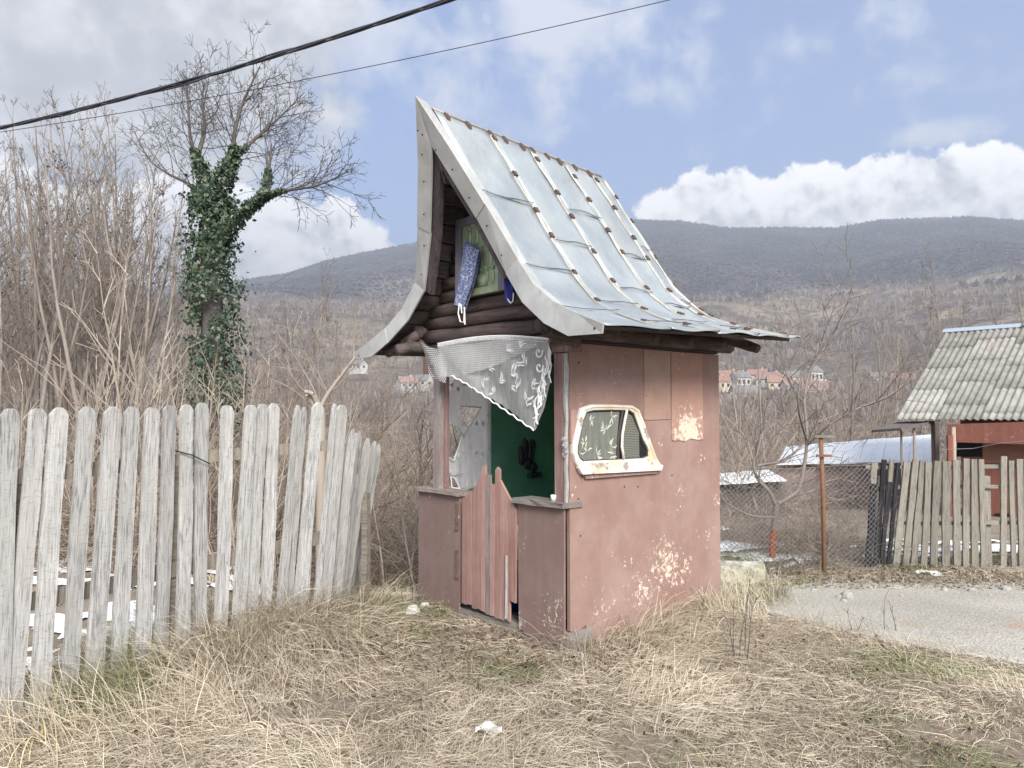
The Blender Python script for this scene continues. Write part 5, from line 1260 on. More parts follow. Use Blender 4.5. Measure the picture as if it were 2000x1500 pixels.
def left_wood():
    rng = random.Random(8)
    spots = [(-30, 190, 19, 1), (15, 260, 17, 3), (45, 225, 22, 0), (80, 215, 20, 1), (110, 225, 24, 4), (140, 260, 18, 2), (165, 235, 21, 3), (190, 250, 25, 0), (215, 235, 19, 1), (245, 270, 23, 4), (270, 260, 20, 3), (300, 300, 26, 0), (325, 330, 22, 2), (350, 330, 28, 1), (5, 330, 27, 0), (60, 330, 28, 4), (125, 330, 29, 3), (-70, 230, 21, 4), (-120, 200, 18, 0), (380, 380, 30, 4), (30, 250, 25, 1), (95, 240, 27, 0), (150, 245, 26, 4), (180, 230, 22, 0), (235, 240, 27, 1), (285, 265, 24, 4), (335, 340, 25, 0), (255, 300, 29, 2), (200, 270, 28, 1), (10, 215, 23, 4), (25, 235, 18, 2), (52, 270, 16, 2), (72, 240, 19, 2), (102, 255, 17, 0), (128, 235, 20, 2), (155, 290, 16, 2), (178, 250, 18, 0), (205, 240, 20, 2), (228, 280, 17, 2), (258, 255, 19, 2), (282, 310, 17, 0), (312, 320, 19, 2)]
    words = {0: ("twin-stemmed bare grey tree in the thicket behind the picket fence", "twin-stemmed bare trees"), 1: ("three-stemmed bare tree with a few brown leaves behind the picket fence", "three-stemmed trees with few leaves"), 2: ("single-stemmed slender bare tree behind the picket fence", "single-stemmed bare trees"),
             3: ("twin-stemmed tree hung with many dead brown leaves behind the picket fence", "leafy brown trees"), 4: ("leafless three-stemmed bare tree behind the picket fence", "leafless three-stemmed trees")}
    for px, py, Y, k in spots:
        t = dep(px, py, Y); g = zz(t.x, Y); H = t.z - g; l, gr = words[k]
        if px >= 280: l = l.replace('in the thicket ', '').replace('behind the picket fence', 'close beside the ivy tree'); gr += ' beside the ivy tree'
        plant(tmpl[k], "bare_tree", (t.x, Y, g), H / 7.3, rng.uniform(0, 6.28), l, gr)
left_wood()
SAP = dict(seg=.16, wob=.09, trop=.03, kids=[4, 0], kl=.45, ang=.5, rmin=.0028, lv=1, per=1, bl=.34, first=2, upness=.9)
sap = [tree_template(s, 2.6, st, SAP, M_barkpale, 0, ln, .016) for s, st, ln in ((61, 3, .35), (62, 2, .2), (63, 4, .5))]
def saplings():
    rng = random.Random(18)
    for px, py, Y, k in ((30, 560, 9, 0), (95, 620, 8.5, 2), (160, 600, 10, 1), (240, 520, 9.5, 1), (265, 300, 11, 1), (330, 560, 9, 0), (440, 620, 9.5, 2), (535, 540, 9.0, 1), (480, 640, 8.5, 0), (560, 650, 10, 2), (780, 690, 8.6, 0), (835, 720, 8.2, 2), (750, 760, 9.5, 1)):
        t = dep(px, py, Y); g = zz(t.x, Y); l = ["pale three-stemmed sapling", "pale slender two-stemmed sapling", "pale spreading four-stemmed sapling"][k]
        near = "between the fence end and the shrine" if px > 600 else "rising behind the picket fence"
        plant(sap[k], "sapling", (t.x, Y, g), (t.z - g) / 2.5, rng.uniform(0, 6.28), f"{l} {near}", f"{l}s {near}")
saplings()
def cut_elder():
    rng = random.Random(3); Y = 7.4; b = dep(628, 830, Y); g = zz(b.x, Y); O = Vector((b.x, Y, g)); D = lambda px, py, dy=0: dep(px, py, Y + dy) - O
    root = empty("pruned_elder", O); setp(root, "cut back elder with sawn stumps and one pale branch reaching the shrine roof", "tree")
    tr = []; path_limb(tr, [(0, 0, -.2), D(628, 850), D(624, 800)], .05, .04); st = path_limb(tr, [D(624, 800), D(640, 770), D(665, 735), D(700, 690)], .026, .012)
    path_limb(tr, [D(624, 805), D(606, 775, .05)], .035, .033, 2); path_limb(tr, [D(622, 800), D(612, 770, -.05), D(596, 765, -.05)], .022, .02, 2)
    V, F = segmesh(tr, 7); obj("trunk", npmesh(V, F, M_barkpale, None, True), None, root); cr = []
    prm = dict(seg=.12, wob=.2, trop=.03, kids=[3, 0], kl=.5, ang=.7, rmin=.0032, lv=1)
    for px, py, tx, ty in ((630, 790, 520, 720), (625, 790, 560, 650), (640, 770, 600, 640), (650, 755, 640, 620), (665, 735, 655, 640), (645, 765, 700, 700), (625, 800, 530, 770), (640, 770, 575, 690), (630, 790, 660, 800), (690, 700, 705, 630)):
        a = D(px, py); v = D(tx, ty, rng.uniform(-.3, .3)) - a; grow(cr, rng, a, v.normalized(), v.length, .008, 1, prm)
    V, F = segmesh(cr, 4); obj("branches", npmesh(V, F, M_barkpale), None, root)
    cap = D(606, 775, .05); obj("sawn_face", MB().tube([cap, cap + Vector((-.02, -.02, .025))], .034, 9), M_beigebeam, root)
cut_elder()
def fruit_trees():
    rng = random.Random(14); Y = 8.1
    b = dep(1508, 1092, Y); O = Vector((b.x, Y, zz(b.x, Y))); D = lambda px, py, dy=0: dep(px, py, Y + dy) - O
    root = empty("fruit_tree", O); setp(root, "crooked bare fruit tree with a red painted trunk foot", "tree")
    f = []; path_limb(f, [(0, 0, -.15), D(1509, 1060), D(1512, 1035)], .036, .034); V, F = segmesh(f, 8); obj("painted_foot", npmesh(V, F, M_redtrunk, None, True), None, root)
    tr = []; path_limb(tr, [D(1512, 1037), D(1514, 1010), D(1517, 985)], .034, .032)
    m1 = path_limb(tr, [D(1517, 990), D(1502, 960), D(1480, 935), D(1472, 905), D(1480, 880), D(1487, 840), D(1484, 780), D(1480, 700)], .024, .006)
    m2 = path_limb(tr, [D(1517, 985), D(1535, 975, .1), D(1560, 955, .2), D(1572, 900, .3), D(1576, 850, .3), D(1570, 780, .4)], .030, .012)
    m3 = path_limb(tr, [D(1514, 1010), D(1470, 1008, -.1), D(1430, 990, -.2), D(1405, 970, -.3)], .016, .008)
    m4 = path_limb(tr, [D(1476, 910), D(1510, 905), D(1535, 898), D(1570, 866)], .016, .01)
    m5 = path_limb(tr, [D(1576, 870, .3), D(1620, 830), D(1670, 800), D(1740, 770), D(1800, 720)], .014, .004)
    m6 = path_limb(tr, [D(1570, 790, .4), D(1580, 730, .5), D(1610, 680, .5), D(1650, 610, .6), D(1672, 530, .6)], .016, .004)
    m7 = path_limb(tr, [D(1570, 790, .4), D(1540, 740, .2), D(1525, 690, .2), D(1505, 640)], .012, .004)
    m8 = path_limb(tr, [D(1576, 860, .3), D(1560, 800, -.2), D(1565, 740, -.3), D(1600, 690, -.3), D(1612, 560, -.3)], .014, .004)
    V, F = segmesh(tr, 6); obj("trunk", npmesh(V, F, M_barkfruit, None, True), None, root); cr = []
    prm = dict(seg=.12, wob=.15, trop=.05, kids=[4, 0], kl=.5, ang=.7, rmin=.003, lv=1)
    for lim, n in ((m1, 10), (m2, 7), (m3, 6), (m4, 5), (m5, 12), (m6, 14), (m7, 9), (m8, 12)):
        for k in range(n):
            i = int(rng.uniform(.15, .98) * (len(lim) - 2)); t = (lim[i + 1] - lim[i]).normalized(); grow(cr, rng, lim[i], (t * .6 + rnd_unit(rng) * .8 + Vector((0, 0, .3))).normalized(), rng.uniform(.3, .8), .006, 1, prm)
    V, F = segmesh(cr, 3); obj("branches", npmesh(V, F, M_barkfruit), None, root)
fruit_trees()
def right_wood():
    rng = random.Random(77)
    for px, py, Y, k in ((1640, 560, 34, 2), (1690, 600, 30, 0), (1740, 560, 38, 4), (1790, 540, 42, 1), (1830, 560, 36, 0), (1880, 530, 45, 4), (1930, 540, 40, 1), (1985, 520, 44, 3), (1560, 640, 32, 4), (1460, 640, 36, 0), (1425, 690, 28, 4), (2040, 540, 40, 0), (640, 610, 30, 4), (690, 640, 26, 0), (560, 560, 28, 1), (610, 540, 34, 4), (750, 640, 38, 1), (510, 530, 25, 3), (800, 660, 30, 4), (1500, 690, 26, 2), (1620, 680, 27, 1)):
        t = dep(px, py, Y); g = zz(t.x, Y); H = t.z - g
        w = ["twin-stemmed", "sparsely leaved three-stemmed", "single-stemmed", "brown-leaved", "leafless three-stemmed"][k]
        if px < 1000: l, gr = f"{w} bare tree on the slope between fence and shrine", f"{w} slope trees by the fence"
        else: l, gr = f"{w} bare tree on the slope behind the red cottage", f"{w} slope trees by the cottage"
        plant(tmpl[k], "bare_tree", (t.x, Y, g), (H / 7.3 * 1.15, H / 7.3 * 1.15, H / 7.3), rng.uniform(0, 6.28), l, gr)
right_wood()

def brush():
    # tangled leafless scrub: clumps of arching twigs, one mass nobody could count
    def clump(seed, n, H, droop):
        rng = random.Random(seed); s = []
        for _ in range(n):
            a = rng.uniform(0, 6.28); e = rng.uniform(.25, 1.35); d = Vector((math.cos(a) * math.cos(e), math.sin(a) * math.cos(e), math.sin(e))); p = Vector((rng.uniform(-.35, .35), rng.uniform(-.35, .35), -.1)); L = H * rng.uniform(.5, 1.1); r = rng.uniform(.004, .009); k = 6
            for i in range(k):
                d = (d + rnd_unit(rng) * .22 + Vector((0, 0, -droop * i / k))).normalized(); q = p + d * L / k; s.append((tuple(p), tuple(q), r, r * .8)); r *= .8
                if i > 1 and rng.random() < .8:
                    dd = (d + rnd_unit(rng) * .9).normalized(); m = q + dd * L * .17; s.append((tuple(q), tuple(m), r * .7, r * .5)); e2 = (dd + rnd_unit(rng) * .5).normalized(); s.append((tuple(m), tuple(m + e2 * L * .15), r * .5, r * .35))
                p = q
        return segmesh(s, 1)
    nr = np.random.default_rng(5); Vs, Fs, Ts, b = [], [], [], 0
    cl = [clump(1, 46, 1.7, .5), clump(2, 46, 1.5, .8), clump(3, 40, 2.1, .3)]
    P_ = []
    for _ in range(4000):
        if len(P_) >= 190: break
        x, y = nr.uniform(-9, 1.2), nr.uniform(6.9, 17)
        if x > -1.2 and x < 2.0 and y < 8.0 and (x + .2) ** 2 + (y - 6.4) ** 2 < 2.6: continue
        if x < -1.7 and y < 7.9 + .1 * (-x): continue
        px = 1000 + FPX * x / y
        if px > 1000 or px < -160: continue
        P_.append((x, y, zz(x, y), 1.0 if y < 11 else 1.35))
    for x, y in ((2.9, 8.9), (3.2, 8.2), (3.5, 8.5), (3.3, 7.9), (2.5, 9.6), (3.9, 9.2), (3.0, 8.4), (3.45, 8.15), (2.75, 8.45), (5.6, 7.5), (1.9, 9.8), (2.4, 11), (3.2, 11.5), (4.3, 11), (3.3, 9.3), (3.7, 9.5), (4.0, 9.7), (3.1, 9.7), (3.6, 9.0), (2.8, 9.2), (3.4, 8.7), (3.05, 8.0), (3.6, 8.0), (3.2, 9.0), (3.45, 9.2), (3.8, 9.0), (2.95, 8.75), (3.65, 8.7), (3.3, 8.5)): P_.append((x, y, zz(x, y), .5 if y < 10 else .7))
    while len(P_) < 520:                       # the slope beyond, left and right of the shrine
        y = math.exp(nr.uniform(math.log(9.5), math.log(60))); px = nr.uniform(480, 900) if nr.random() < .45 else nr.uniform(1380, 2050); x = (px - 1000) / FPX * y
        if px > 1380 and y < 20 and (px > 1500 or y < 12): continue
        if px > 1680 and y < 24: continue
        P_.append((x, y, zz(x, y), nr.uniform(.8, 1.2) * (1.0 + y * .028)))
    P_ = np.array(P_)
    for k, (V, F) in enumerate(cl):
        q = P_[k::3]; v, f, t = replicate(V, F, q[:, :3], nr.uniform(0, 6.28, len(q)), q[:, 3] * nr.uniform(.8, 1.2, len(q)), nr); Vs.append(v); Fs.append(f + b); Ts.append(np.clip(t * .8 + nr.normal(0, .1, len(t)), 0, 1)); b += len(v)
    o = bpy.data.objects.new("brushwood", npmesh(np.concatenate(Vs), np.concatenate(Fs), M_brush, np.concatenate(Ts))); link(o); setp(o, "tangled brown leafless scrub filling the slope behind the fences", "scrub", kind="stuff")
    # far bare woods in the valley and up the lower slope
    prm = dict(seg=.9, wob=.16, trop=.07, kids=[3, 0], kl=.5, ang=.6, rmin=.02, lv=1, per=2, bl=.28, first=3, upness=.9)
    tm = []
    for s in (1, 2, 3):
        rng = random.Random(s); sg = []; d = Vector((rng.uniform(-.1, .1), rng.uniform(-.1, .1), 1)).normalized(); p = Vector((0, 0, -.5)); r = .16
        for i in range(7):
            d = (d + rnd_unit(rng) * .08).normalized(); q = p + d * 1.25; sg.append((tuple(p), tuple(q), r, r * .8)); p = q; r *= .8
            if i > 0:
                for _ in range(3): c = rnd_unit(rng); c.z *= .3; grow(sg, rng, p, (d * .8 + c).normalized(), 2.6 * (1.2 - i / 8), r * .4, 1, prm)
        tm.append(segmesh(sg, 1))
    Q = []
    while len(Q) < 1800:
        r = math.exp(nr.uniform(math.log(34), math.log(1700))); a = nr.uniform(-.66, .66); x, y = r * math.sin(a), r * math.cos(a); px = 1000 + FPX * math.tan(a)
        if 360 < r < 560 and (1390 < px < 1640) and nr.random() < .85: continue
        if fbm(np.array([x / 90]), np.array([y / 90]), 4)[0] < .40 and r > 150: continue
        Q.append((x, y, zz(x, y), nr.uniform(.55, 1.05) * (.62 if r < 90 else 1.0)))
    Q = np.array(Q); Vs, Fs, Ts, b = [], [], [], 0
    for k, (V, F) in enumerate(tm):
        q = Q[k::3]; r = np.hypot(q[:, 0], q[:, 1])
        v, f, t = replicate(V, F, q[:, :3], nr.uniform(0, 6.28, len(q)), q[:, 3], nr); Vs.append(v); Fs.append(f + b); Ts.append(t); b += len(v)
    o = bpy.data.objects.new("valley_wood", npmesh(np.concatenate(Vs), np.concatenate(Fs), M_wood_far, np.concatenate(Ts))); link(o); setp(o, "grey mass of bare trees filling the valley around the village", "wood", kind="stuff")
brush()
def far_forest():
    nr = np.random.default_rng(9); n = 58000
    a = nr.uniform(-.72, .72, n); r = np.sqrt(nr.uniform(1000 ** 2, 2740 ** 2, n)); k = nr.random(n) < .10; r[k] = nr.normal(2690, 18, k.sum())
    x, y = r * np.sin(a), r * np.cos(a); z = farz(x, y)
    den = fbm(x / 160., y / 160., 21, 4); keep = den > .66 - .40 * sstep(1150, 1750, r); x, y, z, r = x[keep], y[keep], z[keep], r[keep]; n = len(x)
    o8 = np.array([(0, 0, 1.), (.5, 0, .5), (0, .5, .55), (-.5, 0, .45), (0, -.5, .5)]) * np.array([1, 1, 1.]) - np.array([0, 0, .25]); F8 = np.array([(0, 1, 2), (0, 2, 3), (0, 3, 4), (0, 4, 1)])
    h = nr.uniform(6, 13, n) * np.where(r > 2640, 1.25, 1); w = nr.uniform(5, 10, n) * np.where(r < 1500, .75, 1)
    V = o8[None] * np.stack([w, w, h], 1)[:, None, :] * nr.uniform(.7, 1.3, (n, 5, 1)) + np.stack([x, y, z], 1)[:, None, :]
    t = np.clip(.3 * nr.random(n) + 1.0 * (fbm(x / 130., y / 130., 66, 4) - .42) + 1.0 * (fbm(x / 420., y / 520., 67, 3) - .40) + .3 * (1 - sstep(1300, 1900, r)), 0, 1)
    F = (np.arange(n)[:, None, None] * 5 + F8[None]).reshape(-1, 3)
    o = bpy.data.objects.new("hill_forest", npmesh(V.reshape(-1, 3), F, M_forest, np.repeat(t, 5))); link(o); setp(o, "dark leafless forest covering the distant mountain slopes", "forest", kind="stuff")
far_forest()
def pale_wood():
    # thin pale bare trees scattered over the lower slopes, far too many to count
    nr = np.random.default_rng(19); n = 15000; a = nr.uniform(-.70, .70, n); r = np.exp(nr.uniform(math.log(300), math.log(1500), n)); px = 1000 + FPX * np.tan(a)
    x, y = r * np.sin(a), r * np.cos(a); den = fbm(x / 75., y / 75., 4, 3); keep = (den > .40) & ~((r > 370) & (r < 540) & (px > 1395) & (px < 1620) & (nr.random(n) < .93)); x, y, r = x[keep], y[keep], r[keep]; n = len(x); z = farz(x, y)
    k = 7; h = nr.uniform(5, 12, n); w = nr.uniform(.16, .34, n) * np.clip(r / 600, .7, 1.6); th = nr.uniform(0, 6.283, (n, k)); sp = nr.uniform(.05, .34, (n, k)) * h[:, None]; b0 = np.stack([x, y, z - .5], 1)
    lo = nr.uniform(0, .45, (n, k)) * h[:, None]; base = np.repeat(b0[:, None], k, 1); base[:, :, 2] += lo; tip = np.repeat(b0[:, None], k, 1); tip[:, :, 0] += np.cos(th) * sp; tip[:, :, 1] += np.sin(th) * sp; tip[:, :, 2] += h[:, None] * nr.uniform(.7, 1.0, (n, k))
    q = nr.uniform(0, 3.1416, (n, k)); s_ = np.stack([np.cos(q), np.sin(q) * .5, np.zeros((n, k))], -1) * w[:, None, None]
    V = np.stack([base - s_, base + s_, tip + s_ * .35, tip - s_ * .35], 2).reshape(-1, 3); F = np.arange(len(V)).reshape(-1, 4)
    o = bpy.data.objects.new("pale_wood", npmesh(V, F, M_wood_far, np.repeat(nr.random(n), 4 * k))); link(o); setp(o, "pale bare trees scattered over the lower slopes above the village", "wood", kind="stuff")
pale_wood()

# ================================================================== GRASS
def shrine_mask(x, y, m=0.02):
    dx, dy = x - ORG[0], y - ORG[1]; u = dx * EX[0] + dy * EX[1]; v = dx * EYV[0] + dy * EYV[1]
    return (u > -m) & (u < W + m) & (v > -.06 - m) & (v < 1.75 + m)
def road_near(x): return 6.35 - 1.75 * sstep(1.5, 3.6, x) - .12 * np.maximum(0, x - 3.6) + .16 * (vnoise(x * 2.3, np.full_like(x, 3.3), 2) - .5)
def grass():
    nr = np.random.default_rng(17)
    def blades(n, x0, x1, y0, y1, dens, L, wd, upr, k=4):
        x = nr.uniform(x0, x1, n); y = nr.uniform(y0, y1, n); ok = nr.random(n) < dens(x, y); ok &= ~shrine_mask(x, y); x, y = x[ok], y[ok]; n = len(x)
        z = Z(x, y); ln = L(x, y) * nr.uniform(.5, 1.35, n); up = upr(x, y); stand = nr.random(n) < up
        th = 6.283 * 1.3 * fbm(x * 1.15, y * 1.15, 31, 3) + nr.normal(0, .75, n); dx, dy = np.cos(th), np.sin(th)
        e0 = np.where(stand, nr.uniform(.9, 1.45, n), nr.uniform(.15, .75, n)); curl = np.where(stand, nr.uniform(.3, 1.3, n), nr.uniform(.5, 1.4, n)); sw = nr.normal(0, .35, n)
        P_ = np.zeros((n, k + 1, 3)); P_[:, 0] = np.stack([x, y, z - .012], 1); e = e0.copy(); t2 = th.copy()
        for i in range(k):
            st = ln / k; P_[:, i + 1, 0] = P_[:, i, 0] + np.cos(e) * np.cos(t2) * st; P_[:, i + 1, 1] = P_[:, i, 1] + np.cos(e) * np.sin(t2) * st; P_[:, i + 1, 2] = P_[:, i, 2] + np.sin(e) * st
            e -= curl * 1.5 / k; t2 += sw / k
        gz = Z(P_[:, :, 0], P_[:, :, 1]); P_[:, 1:, 2] = np.maximum(P_[:, 1:, 2], gz[:, 1:] + .006 + .03 * nr.random((n, 1)))
        side = np.stack([-dy, dx, nr.normal(0, .5, n)], 1); side /= np.linalg.norm(side, axis=1, keepdims=True)
        w = wd * nr.uniform(.6, 1.4, n); prof = np.linspace(1, .12, k + 1) ** .7
        A_ = P_ + side[:, None] * (w[:, None] * prof[None])[..., None]; B_ = P_ - side[:, None] * (w[:, None] * prof[None])[..., None]
        V = np.stack([A_, B_], 2).reshape(-1, 3); i = np.arange(k); q = np.stack([2 * i, 2 * i + 1, 2 * i + 3, 2 * i + 2], 1); F = (np.arange(n)[:, None, None] * 2 * (k + 1) + q[None]).reshape(-1, 4)
        g = fbm(x * 1.5, y * 1.5, 77, 3); t = np.clip(.16 + .55 * nr.random(n) + .35 * (fbm(x * 3, y * 3, 5, 2) - .5), 0, .86); gr = nr.random(n) < np.clip((g - .53) * 3.2, .015, .8); t = np.where(gr, nr.uniform(.9, 1, n), t)
        return V, F, np.repeat(t, 2 * (k + 1))
    verge = lambda x, y: np.where(x > 1.4, sstep(.12, -.25, y - road_near(x) + .12 * nr.normal(size=x.shape)), 1.0)
    bare = lambda x, y: np.clip(1 - .88 * np.exp(-((x + .6) ** 2 / .35 + (y - 5.75) ** 2 / .16)) - .75 * np.exp(-((x + .12) ** 2 / .22 + (y - 5.25) ** 2 / .07)) - .9 * sstep(.60, .70, fbm(x * 1.7, y * 1.7, 91, 3)), .03, 1)
    fence_d = lambda x, y: np.abs((x + 2.5) * .826 - (y - 3.55) * .5636)
    foot = lambda x, y: np.exp(-(((x - ORG[0]) * EX[0] + (y - ORG[1]) * EX[1] - W - .06) / .16) ** 2)
    parts = [
        blades(140000, -3.0, 4.3, 2.7, 6.7, lambda x, y: verge(x, y) * bare(x, y) * (.45 + .75 * fbm(x * 2, y * 2, 3)), lambda x, y: .12 + .10 * fbm(x * 1.4, y * 1.4, 41), .0018, lambda x, y: np.full_like(x, .10)),
        blades(50000, -3.0, 4.0, 2.7, 6.3, lambda x, y: verge(x, y) * bare(x, y) * sstep(.46, .62, fbm(x * 1.1, y * 1.1, 55)), lambda x, y: np.full_like(x, .24), .0017, lambda x, y: np.full_like(x, .22)),
        blades(34000, -2.9, -.95, 3.2, 6.2, lambda x, y: np.exp(-(fence_d(x, y) / .42) ** 2) * (y < 6.0), lambda x, y: .28 + .16 * fbm(x * 3, y * 3, 2), .0024, lambda x, y: np.full_like(x, .5)),
        blades(16000, .3, 2.4, 4.7, 6.9, lambda x, y: foot(x, y), lambda x, y: .20 + .14 * sstep(.4, .6, fbm(x * 3, y * 3, 12)), .0021, lambda x, y: np.full_like(x, .6)),
        blades(12000, -7, -1.7, 4.2, 8.5, lambda x, y: .5 * sstep(.45, .6, fbm(x * 1.2, y * 1.2, 15)), lambda x, y: np.full_like(x, .16), .003, lambda x, y: np.full_like(x, .5)),
        blades(22000, 1.6, 6.5, 6.75, 8.4, lambda x, y: .25 + .75 * sstep(.45, .6, fbm(x * 1.6, y * 1.6, 25)) * (y > 7.2), lambda x, y: np.full_like(x, .12), .0024, lambda x, y: np.full_like(x, .35)),
        blades(9000, -1.6, .2, 5.8, 7.4, lambda x, y: np.full_like(x, .6), lambda x, y: np.full_like(x, .12), .0024, lambda x, y: np.full_like(x, .2)),
    ]
    Vs, Fs, Ts, b = [], [], [], 0
    for V, F, t in parts: Vs.append(V); Fs.append(F + b); Ts.append(t); b += len(V)
    o = bpy.data.objects.new("dry_grass", npmesh(np.concatenate(Vs), np.concatenate(Fs), M_straw, np.concatenate(Ts))); link(o); setp(o, "matted straw-coloured winter grass with green tufts around the shrine", "grass", kind="stuff")
    # litter of dead leaves and bits under the grass and by the fences
    x = np.concatenate([nr.uniform(-1.9, 1.0, 3200), nr.uniform(1.6, 6, 2600), nr.uniform(-2.4, 2.6, 1500)]); y = np.concatenate([nr.uniform(4.6, 6.6, 3200), nr.uniform(6.8, 7.9, 2600), nr.uniform(3.0, 5.4, 1500)]); ok = ~shrine_mask(x, y); x, y = x[ok], y[ok]
    pts = np.stack([x, y, Z(x, y) + .012 + .03 * nr.random(len(x)) * (y < 5.4)], 1); up = np.tile(np.array([[0, 0, 1.]]), (len(x), 1)); V, F, t = leafquads(pts, .019, nr, up)
    o = bpy.data.objects.new("leaf_litter", npmesh(V, F, M_deadleaf, t)); link(o); setp(o, "small brown dead leaves and chaff scattered over the bare soil", "leaf litter", kind="stuff")
grass()

def tuft():
    rng = random.Random(6); c = Vector((-1.98, 3.18, 0)); c = dep(75, 1400, 3.45); g = zz(c.x, c.y); O = Vector((c.x, c.y, g)); root = empty("straw_tuft", O); setp(root, "tuft of long bent yellow straw leaves at the fence foot", "plant")
    for k in range(15):
        a = rng.uniform(-2.6, .6); L = rng.uniform(.25, .5); v = []; p = Vector((rng.uniform(-.02, .02), rng.uniform(-.02, .02), .0)); e = rng.uniform(1.2, 1.5); w = .006
        s = Vector((-math.sin(a), math.cos(a), 0))
        for i in range(8):
            v += [tuple(p + s * w * (1 - i / 8.5)), tuple(p - s * w * (1 - i / 8.5))]; p = p + Vector((math.cos(a) * math.cos(e), math.sin(a) * math.cos(e), math.sin(e))) * L / 7; e -= rng.uniform(.25, .55)
        obj("leaf", MB().add(v, [(2 * i, 2 * i + 1, 2 * i + 3, 2 * i + 2) for i in range(7)]), M_yellow, root)
M_yellow = flat("yellow straw", (.62, .50, .30), .8, 0, .2, .2, 30)
tuft()
def stems():
    rng = random.Random(4); prm = dict(seg=.06, wob=.12, trop=.05, kids=[3, 0], kl=.3, ang=.5, rmin=.0015, lv=1)
    for px, base, top, n, lab in ((1440, 1290, 1130, 5, "clump of thin dark dead stems in the grass right of the shrine"), (1735, 1225, 1150, 2, "forked dark dead stem at the edge of the gravel road"), (1680, 1225, 1180, 2, "pair of short dark twigs at the road edge"), (1360, 1210, 1165, 1, "bent dark twig leaning on the grass by the side wall"), (1725, 1110, 955, 2, "thin dry weed stem in front of the lath fence"), (800, 1180, 1080, 3, "dead dark weed stalks beside the shrine corner")):
        r = ray(px, base); t = (0 - EYE) / r[2]; q = CAM + r * t; O = Vector((q[0], q[1], zz(q[0], q[1]))); root = empty("dead_stem", O); setp(root, lab, "plant"); s = []
        for k in range(n):
            d = Vector((rng.uniform(-.25, .25), rng.uniform(-.2, .2), 1)).normalized(); p = Vector((rng.uniform(-.06, .06), rng.uniform(-.04, .04), -.02)); L = (base - top) / FPX * q[1] * rng.uniform(.7, 1.05); s = []
            grow(s, rng, p, d, L, .0042, 1, prm); V, F = segmesh(s, 4); obj("stalk", npmesh(V, F, M_barkdark), None, root)
stems()
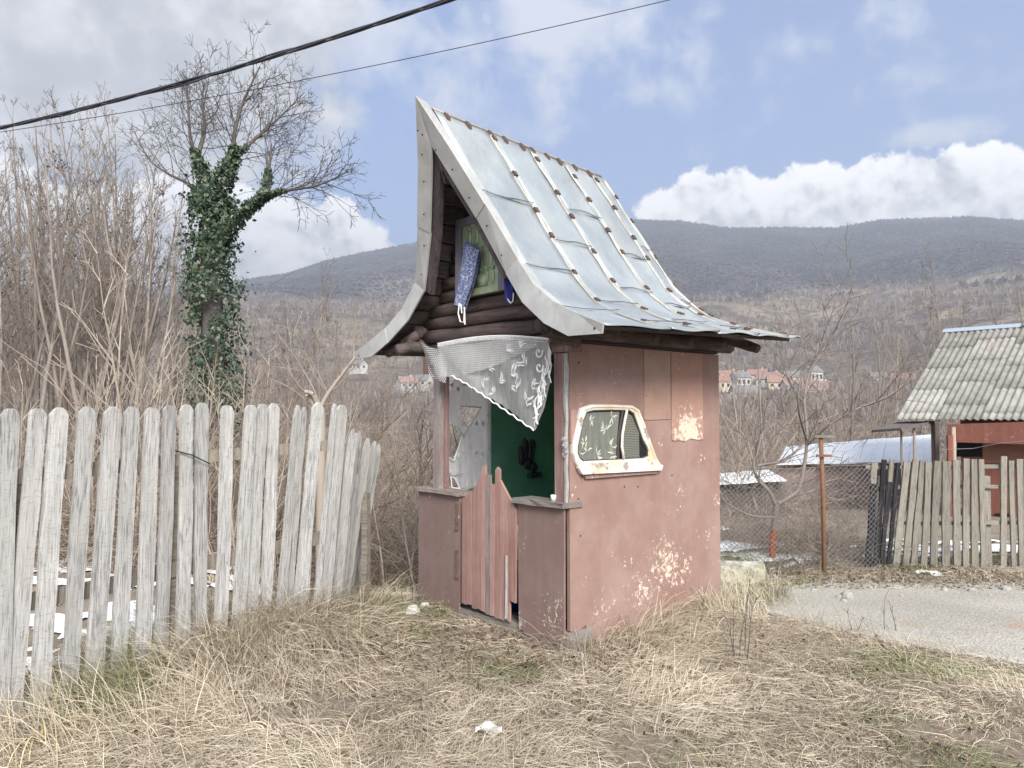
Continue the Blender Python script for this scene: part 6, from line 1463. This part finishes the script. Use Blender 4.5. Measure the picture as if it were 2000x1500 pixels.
def stones():
    rng = random.Random(2)
    def st(px, py, w, mat, label, grp, name="stone", cat="stone"):
        r = ray(px, py); t = (0 - EYE) / r[2]; q = CAM + r * t; q = Vector((q[0], q[1], zz(q[0], q[1]) + w * .22)); mb = MB().ball((0, 0, 0), (w * .6, w * .5, w * .42), 9, 6, .16, rng); o = obj(name, mb, mat, None, False); o.location = q; o.rotation_euler.z = rng.uniform(0, 6); setp(o, label, cat, grp)
    for dx, dy in ((1100, 1287), (1112, 1280), (1121, 1283), (1117, 1288), (1128, 1287), (1136, 1289), (1140, 1284), (1131, 1281)): st(dx, dy, rng.uniform(.028, .042), M_quartz, "small white pebble in the little heap before the shrine corner", "heap of white pebbles", "pebble")
    for dx, dy, w in ((1655, 1164, .11), (1640, 1163, .06), (1648, 1170, .05), (1590, 1150, .05), (1760, 1160, .04), (1845, 1150, .06), (1900, 1152, .07), (1965, 1148, .08), (1700, 1145, .05), (1935, 1160, .04)): st(dx, dy, w, M_stone2, "rounded grey stone lying along the far road edge", "stones along the road edge")
    st(830, 1192, .07, M_stone, "lone pale stone beside the left corner of the shrine", None); st(805, 1204, .12, M_stone, "flat pale stone sunk in soil left of the shrine", None)
    # lichened concrete block
    a = dep(1410, 1138, 6.95); b = dep(1492, 1136, 7.0); g = zz(a.x, a.y); O = Vector(((a.x + b.x) / 2, 7.05, g)); root = empty("concrete_block", O); L = (b.x - a.x) / 2; mb = MB(); n = 10; v = []
    for k in range(n + 1):
        x = -L - .1 + (2 * L + .1) * k / n; j = lambda: rng.uniform(-.008, .008)
        v += [(x, -.09 + j(), -.06), (x, .09 + j(), -.06), (x, .085 + j(), .17 + j()), (x, .0 + j(), .185 + j()), (x, -.085 + j(), .165 + j())]
    mb.add(v, [(5 * k + a_, 5 * k + (a_ + 1) % 5, 5 * k + 5 + (a_ + 1) % 5, 5 * k + 5 + a_) for k in range(n) for a_ in range(5)] + [(0, 4, 3, 2, 1), tuple(5 * n + i for i in range(5))]); bpy.data.objects.remove(root)
    o = obj("concrete_block", mb, M_conc); o.location = O; setp(o, "long lichened concrete block lying behind the shrine", "block")
    r = ray(955, 1440); t = -EYE / r[2]; q = CAM + r * t; z = zz(q[0], q[1])
    o = obj("plastic_scrap", MB().grid(8, 6, lambda i, j: ((i - .5) * .13, (j - .5) * .09, .035 + .018 * math.sin(i * 7 + j * 5) + .01 * math.sin(j * 9))), M_scrap, None, True); o.location = (q[0], q[1], z); setp(o, "crumpled pale plastic scrap half buried in the grass", "litter")
    # rubble mound behind the chain link
    m = Vector((dep(1560, 1000, 9.6).x, 9.6, 0)); m.z = zz(m.x, m.y)
    o = obj("soil_mound", MB().grid(24, 16, lambda i, j: ((i - .5) * 2.0, (j - .5) * 1.5, .26 * max(0, 1 - (2 * i - 1) ** 2) ** .8 * max(0, 1 - (2 * j - 1) ** 2) - .10 + .20 * float(fbm(np.array([i * 7.]), np.array([j * 6.]), 3, 3)[0]))), M_ground, None, True); o.location = m; setp(o, "low mound of earth and rubble behind the chain link fence", "mound")
M_scrap = flat("crumpled plastic", (.55, .55, .53), .35, 0, .5, .1)
stones()

# ================================================================== OVERHEAD CABLES
def cables():
    a, b = dep(-320, 306, 12.0), dep(1190, -110, 7.2); O = Vector((a.x, a.y, zz(a.x, a.y))); n = 220
    root = empty("cable_bundle", a); setp(root, "thick twisted bundle of black overhead cables across the sky", "cable"); sag = .28
    for s in range(4):
        pts = []
        for i in range(n + 1):
            u = -.45 + 1.9 * i / n; p = a.lerp(b, u) - a; p.z -= sag * 4 * u * (1 - u); q = u * 34 + s * 1.571; r = .0165 * (1 + .9 * max(0, math.sin(u * 23 + s * 2.1)) ** 3 * (s == 2)); dd = (b - a).normalized(); x_ = dd.cross(Vector((0, 0, 1))).normalized(); z_ = x_.cross(dd)
            pts.append(p + x_ * math.cos(q) * r + z_ * math.sin(q) * r - Vector((0, 0, .035 * max(0, math.sin(u * 19 + s)) ** 4 * (s == 3))))
        obj("strand", MB().tube(pts, .0105, 6), M_cable, root, True)
    a2, b2 = dep(-320, 300, 13.0), dep(1560, -62, 9.5)
    o = obj("thin_wire", MB().tube([a2.lerp(b2, u) - a2 - Vector((0, 0, 1.0 * u * (1 - u))) for u in [-.4 + 1.8 * i / 70 for i in range(71)]], .006, 5), M_cable); o.location = a2; setp(o, "single thin black wire slanting below the cable bundle", "wire")
cables()

# ================================================================== AIR
def haze():
    m = bpy.data.materials.new("pale air"); m.use_nodes = True; nt = m.node_tree; nt.nodes.clear(); o_ = nt.nodes.new('ShaderNodeOutputMaterial'); v = nt.nodes.new('ShaderNodeVolumePrincipled')
    v.inputs['Color'].default_value = (.80, .88, 1.0, 1); v.inputs['Density'].default_value = HAZE; v.inputs['Anisotropy'].default_value = .25; nt.links.new(v.outputs[0], o_.inputs['Volume'])
    o = obj("haze", MB().box(-7300, 7300, -7300, 7300, -60, 900), m); setp(o, "pale blue haze veiling the distant hills", "haze", kind="stuff")
HAZE = .00040
haze()
